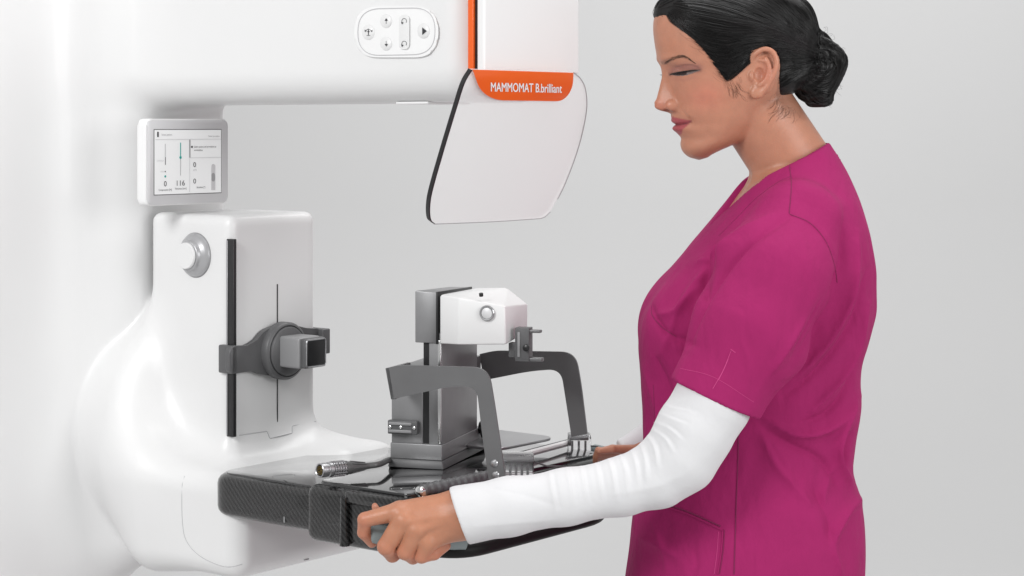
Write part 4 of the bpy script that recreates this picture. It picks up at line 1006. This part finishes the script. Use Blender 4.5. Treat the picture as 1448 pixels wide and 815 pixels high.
# flyaways
def fly(pts, r=.00018):
    c = np.array(spline(pts, 6))[None]; adds(c, r)
for k_ in range(34):
    a = rng.uniform(-1.3, 1.5); b0 = np.array([1154+37*math.cos(a), 92+50*math.sin(a), rng.uniform(-20, 20)]); dr = np.array([math.cos(a+rng.uniform(-1.2, 1.2)), math.sin(a+rng.uniform(-1.2, 1.2)), 0])
    fly([b0-dr*4, b0+dr*rng.uniform(1, 5)+rng.normal(0, 1.5, 3), b0+dr*rng.uniform(3, 8)+rng.normal(0, 4, 3)])
for k_ in range(10):
    y_ = rng.uniform(0, 50); x_ = tab(np.array([y_]), BK)[0]+5; fly([(x_-6, y_-14, rng.uniform(-10, 20)), (x_+rng.uniform(1, 4), y_, 5), (x_+rng.uniform(2, 7), y_+14, 5), (x_+rng.uniform(-2, 6), y_+26, 5)])
def onskin(u, v): return proj(lambda P: smin(headf(P), neckf(P), 7), np.array([[u, v, 60.]]), .6, 10)[0]
KEEP = (SV, SF, sn); SV, SF, sn = FINE[0], FINE[1], sum(len(x) for x in FINE[0])
for (pts) in [[(1030, 120), (1034, 128), (1041, 137), (1049, 144)], [(1034, 118), (1040, 126), (1050, 133)], [(1024, 116), (1028, 128), (1030, 140)], [(1026, 112), (1031, 124), (1034, 137)], [(1018, 104), (1022, 118), (1024, 136)],
              [(1100, 140), (1093, 150), (1083, 160)], [(1108, 146), (1100, 157), (1086, 166), (1079, 176)], [(1104, 143), (1094, 156), (1080, 164)], [(1116, 149), (1106, 158), (1092, 166)], [(1125, 151), (1118, 160), (1106, 165)], [(1097, 137), (1088, 148), (1078, 158)], [(1132, 152), (1128, 162), (1120, 170)], [(1112, 149), (1104, 162), (1092, 172)], [(1120, 150), (1112, 163), (1100, 170)]]:
    for q_ in range(2): fly([onskin(a+rng.normal(0, 1), b_+rng.normal(0, 1)) for a, b_ in pts], .00013)
link('fine_hair', np.concatenate(SV), np.concatenate(SF), M['fine'], hair); SV, SF, sn = KEEP
link('hair_strands', np.concatenate(SV), np.concatenate(SF), M['strand'], hair)

# white undershirt ---------------------------------------------------
WN = 196
arm = [(pq(652, 729, WN+6), 42), (pq(720, 716.5, WN+4), 39.5), (pq(800, 703, WN+2), 38), (pq(880, 688, WN), 39.5), (pq(930, 671, WN-2), 45.5), (pq(962, 646, WN-2), 51), (pq(982, 610, WN-4), 53), (pq(1008, 568, WN-7), 53), (pq(1024, 535, WN-16), 46)]
def sleeve(P):
    d = None
    for (a, ra), (b, rb) in zip(arm[:-1], arm[1:]):
        c = cap(P, a, b, ra*.93, rb*.93); d = c if d is None else smin(d, c, 12)
    return d
cuffn = arm[0][0]-arm[1][0]; cuffn /= np.linalg.norm(cuffn); cuffn = cuffn+np.array([0, .18, 0]); cuffn /= np.linalg.norm(cuffn); cuffp = arm[0][0]
def shirtf(P):
    d = sleeve(P); cut = (P-cuffp)@cuffn-3
    d = smax(d, cut, 2.5)
    bore = cap(P, cuffp+cuffn*12, cuffp-cuffn*10, 35, 34); d = smax(d, -bore, 2)
    return d
lo = np.array([min(p[0] for p, r in arm)-60, 430, WN-75]); hi = np.array([1130, 800, WN+75])
V, Fq = iso(shirtf, lo, hi, 2.1, newton=3)
def fold(V, f, lines, near=None):
    """push the surface along its normal: lines = (polyline in photo px, width, height, side of the ridge that is steep)"""
    G = grad(f, V, 1.5); G /= np.linalg.norm(G, axis=1, keepdims=True)+1e-9
    Y = Y0-V[:, 2]*K; px = HX+(V[:, 0]-HX)*Y0/Y; py = HY+(V[:, 1]-HY)*Y0/Y; dsp = np.zeros(len(V))
    vis = np.clip(G[:, 2]*3+.6, 0, 1) if near is None else near(V, G)
    for pts, wd, ht in lines:
        pts = [p[:2] for p in spline([(*p, 0) for p in pts], 5)]
        d, t = seg_dist(px, py, pts); dsp += ht*np.exp(-(np.sqrt(d*d+2.2)-1.48)/(.62*wd))*np.clip(np.sin(np.clip(t, .02, .98)*math.pi), 0, 1)**.5
    return V+G*(dsp*vis)[:, None]
lines = []
# gathers in the crook of the elbow and along the forearm
for i, (a, b_, c_) in enumerate([((912, 612), (925, 632), (930, 662)), ((903, 622), (912, 648), (914, 680)), ((890, 630), (899, 656), (902, 690)), ((874, 636), (884, 664), (888, 700)), ((858, 642), (866, 668), (872, 706)), ((840, 647), (846, 672), (852, 708)),
                                 ((820, 651), (824, 676), (830, 710)), ((800, 656), (806, 684), (810, 716)), ((776, 662), (780, 690), (786, 722)), ((920, 606), (940, 620), (952, 640)), ((924, 596), (946, 606), (964, 622)), ((930, 584), (950, 592), (972, 600)), ((936, 572), (954, 577), (980, 582))]):
    lines.append(([a, b_, c_], 2.3+.5*(i % 3), 1.8-.05*i)); lines.append(([(a[0]+6, a[1]), (b_[0]+6, b_[1]), (c_[0]+6, c_[1])], 3.5, -1.1))
lines += [([(690, 690), (740, 700), (800, 720)], 8, -1.2), ([(660, 745), (720, 740), (790, 735)], 9, 1.3), ([(860, 700), (920, 690), (970, 670)], 10, 1.5)]
V = fold(V, shirtf, lines)
shirt = link('long_sleeve', QW(V), Fq, M['shirt'], per)
b = MB(QW); rg = []
xx = np.cross(cuffn, [0, 0, 1.]); xx /= np.linalg.norm(xx); yy = np.cross(xx, cuffn)
# far sleeve
def far_sl(P):
    d = cap(P, pq(880, 633, -90), pq(960, 600, -118), 13, 32); d = smin(d, cap(P, pq(960, 600, -118), pq(1040, 480, -150), 34, 46), 12)
    n_ = pq(880, 633, -90)-pq(960, 600, -118); n_ /= np.linalg.norm(n_); return smax(d, (P-pq(876, 634, -90))@n_, 2)
V, Fq = iso(far_sl, (860, 420, -215), (1100, 680, -50), 4); link('long_sleeve', QW(V), Fq, M['shirt'], per)

# magenta scrub top --------------------------------------------------
SHL = pq(1118, 335, 128); 
hemc = pq(1010, 566, WN-6); hemdir = hemc-pq(1100, 360, 150); hemdir /= np.linalg.norm(hemdir)
ha = pq(955, 538, WN-6); hb = pq(1064, 588, WN-6); hd_ = (hb-ha)/np.linalg.norm(hb-ha); hn_ = np.cross(hd_, [0, 0, 1.]); hn_ /= np.linalg.norm(hn_)
if hn_@hemdir < 0: hn_ = -hn_
def slv(P):
    Q = P.copy(); Q[:, 2] = (Q[:, 2]-150)*1.12+150
    a = [(pq(1128, 318, 112), 62), (pq(1098, 392, 150), 77), (pq(1060, 470, 168), 78), (pq(1010, 566, 186), 59.5), (pq(985, 625, 192), 57)]
    d = None
    for (p, r), (q, s) in zip(a[:-1], a[1:]):
        c = cap(Q, p*[1, 1, 0]+[0, 0, (p[2]-150)*1.12+150], q*[1, 1, 0]+[0, 0, (q[2]-150)*1.12+150], r, s); d = c if d is None else smin(d, c, 16)
    d = smax(d, (P-(ha+hb)/2)@hn_, 1.5)
    return d
def slvfar(P):
    d = cap(P, (1128, 318, -118), (1080, 400, -158), 62, 70); d = smin(d, cap(P, (1080, 400, -158), (1020, 520, -172), 70, 56), 14)
    n_ = np.array([-.42, .9, 0]); return smax(d, (P-np.array([1030, 512, 0]))@n_, 2)
def bust(P):
    Pm = P.copy(); Pm[:, 2] = np.abs(Pm[:, 2]+6); return ell(Pm, (968, 462, 62), (56, 66, 56))
NR = [(1058, 252), (1085, 241), (1115, 228), (1145, 214), (1173, 200)]
def scrubf(P):
    d = torso(P); d = smin(d, bust(P), 24); d = smin(d, slvfar(P), 22)
    d = smax(d, -(P[:, 1]-202)*.9, 3)
    # collar line falls from the nape to the throat
    col = (P[:, 1]-(200+(1173-P[:, 0])*.478))*.9
    d = smax(d, -col, 1.5)
    d = np.maximum(d, -(neckf(P)-2.5-np.clip((235-P[:, 1])*.0, 0, 3)))
    # v opening
    op = np.abs(P[:, 2]-13)-np.clip(np.clip(322-P[:, 1], 0, 90)*.74, 0, 48); op = np.maximum(op, P[:, 0]-1118)
    op = np.maximum(op, P[:, 1]-324); d = smax(d, -np.maximum(op, -(torso(P, 16))), 1.5)
    d = smin(d, slv(P), 13)
    return smax(d, P[:, 1]-905, 3)
V, Fq = iso(scrubf, (870, 190, -245), (1255, 912, 262), 3.3, lip=1.4, newton=2)
lines = []
def ridge(pts, w, h, off=(0, 0)):
    lines.append((pts, w, h)); 
# sleeve and armpit folds
ridge([(1118, 305), (1060, 345), (1012, 400), (985, 450), (968, 500)], 10, -3.5)
ridge([(1100, 300), (1040, 335), (990, 395), (960, 445), (935, 500)], 12, 3.0)
ridge([(1012, 350), (1000, 385), (992, 425)], 7, -5)
ridge([(1035, 340), (1010, 365), (985, 372)], 9, 3.0)
ridge([(1195, 300), (1190, 380), (1160, 455), (1120, 520)], 9, -3.6)
ridge([(1212, 330), (1205, 410), (1172, 480), (1130, 530)], 9, 4.2)
ridge([(1225, 380), (1205, 460), (1160, 520), (1110, 560)], 8, -3.5)
ridge([(1228, 430), (1208, 500), (1180, 545), (1150, 580)], 8, 4.2)
ridge([(1218, 490), (1200, 545), (1170, 585), (1130, 600)], 8, -3.5)
ridge([(1085, 595), (1130, 615), (1175, 605), (1205, 575)], 9, 4.0)
ridge([(1075, 605), (1120, 630), (1160, 650), (1185, 690)], 8, -2.6)
ridge([(1212, 560), (1186, 620), (1185, 650), (1205, 690)], 9, 5.0)
ridge([(1205, 610), (1196, 640), (1198, 665)], 6, -4)
ridge([(1218, 705), (1195, 730), (1178, 770), (1190, 815)], 8, 3.6)
ridge([(1150, 690), (1170, 730), (1180, 790)], 8, -2.4)
ridge([(1075, 610), (1100, 660), (1150, 720)], 14, 2.6)
ridge([(1140, 450), (1115, 490), (1090, 530)], 8, 2.6)
ridge([(1165, 420), (1140, 470), (1118, 515)], 6, -2.2)
ridge([(920, 430), (930, 455), (950, 475), (985, 490)], 7, -2.4)
ridge([(930, 445), (960, 440), (990, 405)], 9, 3)
ridge([(912, 520), (935, 600), (945, 680)], 10, 2.2); ridge([(925, 500), (948, 560), (955, 610)], 8, -2.2)
ridge([(1115, 232), (1120, 265), (1116, 304)], 2.2, -1.4)
ridge([(1117, 303), (1150, 322), (1175, 355), (1185, 395), (1182, 420)], 2.6, -1.8); ridge([(1117, 299), (1154, 318), (1180, 353), (1190, 395), (1188, 420)], 3.5, 1.2)
ridge([(1170, 470), (1140, 520), (1105, 552)], 4.5, 1.6); ridge([(1196, 500), (1176, 548), (1140, 575)], 4.5, -1.4); ridge([(1200, 560), (1186, 588), (1160, 610), (1120, 618)], 5, 1.6)
ridge([(1195, 585), (1178, 625), (1172, 660)], 5, -1.5); ridge([(1090, 620), (1112, 655), (1120, 700)], 6, 1.2); ridge([(1048, 480), (1060, 520), (1052, 560)], 6, .8)
ridge([(990, 370), (975, 405), (965, 440)], 5, 1.8); ridge([(1002, 395), (985, 430), (978, 470)], 5, -1.5); ridge([(950, 505), (962, 560), (966, 600)], 5, 1.0)
ridge([(1180, 660), (1165, 700), (1172, 745)], 6, 1.6); ridge([(925, 745), (940, 780), (942, 812)], 8, 1.2); ridge([(980, 770), (985, 800), (975, 815)], 8, -1.0)
ridge([(905, 760), (930, 770), (960, 790)], 12, 2.2)
V = fold(V, scrubf, [(a_, b_*.8, c_*2.6 if b_ > 5 else c_*.6) for a_, b_, c_ in lines])
rr_ = np.random.RandomState(11)
G = grad(scrubf, V, 2); G /= np.linalg.norm(G, axis=1, keepdims=True)+1e-9
nz = np.zeros(len(V))
for k_ in range(26):
    kv = rr_.normal(0, 1, 3); kv /= np.linalg.norm(kv); fq = rr_.uniform(.012, .07); nz += np.sin(V@kv*fq*6.28/2+rr_.uniform(0, 6.28))*.018/fq*.28
V = V+G*np.clip(nz, -2.5, 2.5)[:, None]*.6
Y = Y0-V[:, 2]*K; px = HX+(V[:, 0]-HX)*Y0/Y; py = HY+(V[:, 1]-HY)*Y0/Y
cc = np.tile([.31, .0155, .108], (len(V), 1))
top = link('scrub_top', QW(V), Fq, M['scrub'], per, color=cc)
# seams sewn onto the top
def surf(f, px_, py_, w_guess=170, off=.3):
    P = pq(px_, py_, w_guess)[None]
    # march along the view ray
    O = np.array([HX, HY, Y0/K]); d = P[0]-O; d /= np.linalg.norm(d)
    tt_ = np.arange(0, 520, 1.5); st_ = O+d*((Y0/K-260)/abs(d[2])); pts = st_+d*tt_[:, None]
    v_ = f(pts); i = np.argmax(v_ < off); 
    return pts[i] if v_[i] < off else None
def seam(pts, f, r, dash=None, w=3, off=.5):
    out = [p for p in [surf(f, x[0], x[1]) for x in spline([(*p, 0) for p in pts], 8)] if p is not None]
    return out
from_lines = lines
# bake the folds into a field so seams sit on the folded cloth
from mathutils.bvhtree import BVHTree
bv = BVHTree.FromPolygons(QW(V).tolist(), Fq.tolist())
def hit(px_, py_, off=.0004):
    d = Vector(((px_-HX)/F, 1, -(py_-HY)/F)).normalized(); loc, nn, i, dist = bv.ray_cast(Vector((0, 0, CAMZ)), d)
    if loc is None: return None
    return np.array(loc-d*off)
def seamtube(m, pts, r, off=.0002, dash=None):
    P = [hit(x[0], x[1], off) for x in spline([(*p, 0) for p in pts], 14)]; run = []
    for i, p in enumerate(P):
        if p is None or (run and np.linalg.norm(p-run[-1]) > .02) or (dash and i % 2):
            if len(run) > 1: m.tube(run, r, 5)
            run = [] if p is None else [p]
            continue
        run.append(p)
    if len(run) > 1: m.tube(run, r, 5)
M['thread'] = mat('dark_seam', (.19, .011, .07), .9); M['stitch'] = mat('stitching', (.50, .045, .2), .8)
def seamobj(name, mt, pts, r, off=.0002):
    m = MB(); seamtube(m, pts, r, off)
    if m.V: m.done(name, mt, top, color=np.tile([.31, .0155, .108], (sum(len(v) for v in m.V), 1)) if mt is M['scrub'] else None)
T_, S_, C_s = M['thread'], M['stitch'], M['scrub']
for nm, mt, pts, rd in (('seam', T_, [(1116, 231), (1119, 262), (1116, 302)], .0007), ('seam', T_, [(1117, 303), (1146, 316), (1168, 342), (1180, 375), (1184, 400)], .0005),
    ('seam', T_, [(1044, 590), (1044, 640), (1041, 720), (1038, 812)], .0008), ('seam', T_, [(924, 545), (926, 600)], .0004), ('seam', T_, [(922, 430), (922, 445), (935, 462), (956, 476)], .0006),
    ('stitching', S_, [(1034, 496), (1022, 525), (1008, 550)], .0005), ('stitching', S_, [(962, 521), (1010, 534), (1066, 569)], .0003), ('stitching', S_, [(1033, 494), (1040, 499)], .0006), ('stitching', S_, [(1030, 508), (1024, 522), (1016, 538)], .0004),
    ('pocket_edge', C_s, [(943, 717), (975, 728), (1018, 748), (1022, 750)], .0016), ('pocket_edge', C_s, [(1022, 750), (1020, 780), (1015, 812)], .0010), ('stitching', S_, [(1016, 752), (1014, 780), (1010, 812)], .0004),
    ('pocket_gap', T_, [(942, 714), (975, 725), (1019, 744.5)], .0011), ('pocket_gap', T_, [(1024.5, 750), (1022.5, 780), (1017.5, 812)], .0006), ('neckband_seam', T_, [(1016, 334), (1044, 306), (1070, 280), (1100, 258), (1117, 250)], .0004)):
    seamobj(nm, mt, pts, rd)
# trousers down to the floor
def trou(P):
    d = cap(P, (1052, 890, 0), (1056, 930, 0), 150, 140)
    for s in (80, -80): d = smin(d, cap(P, (1055, 950, s*.9), (1075, 1640, s), 82, 52), 20)
    return smax(smax(d, P[:, 1]-1640, 4), 880-P[:, 1], 4)
V, Fq = iso(trou, (880, 860, -200), (1230, 1660, 200), 9, newton=1)
link('trousers', QW(V), Fq, M['scrub'], per, color=np.tile([.31, .0155, .108], (len(V), 1)))
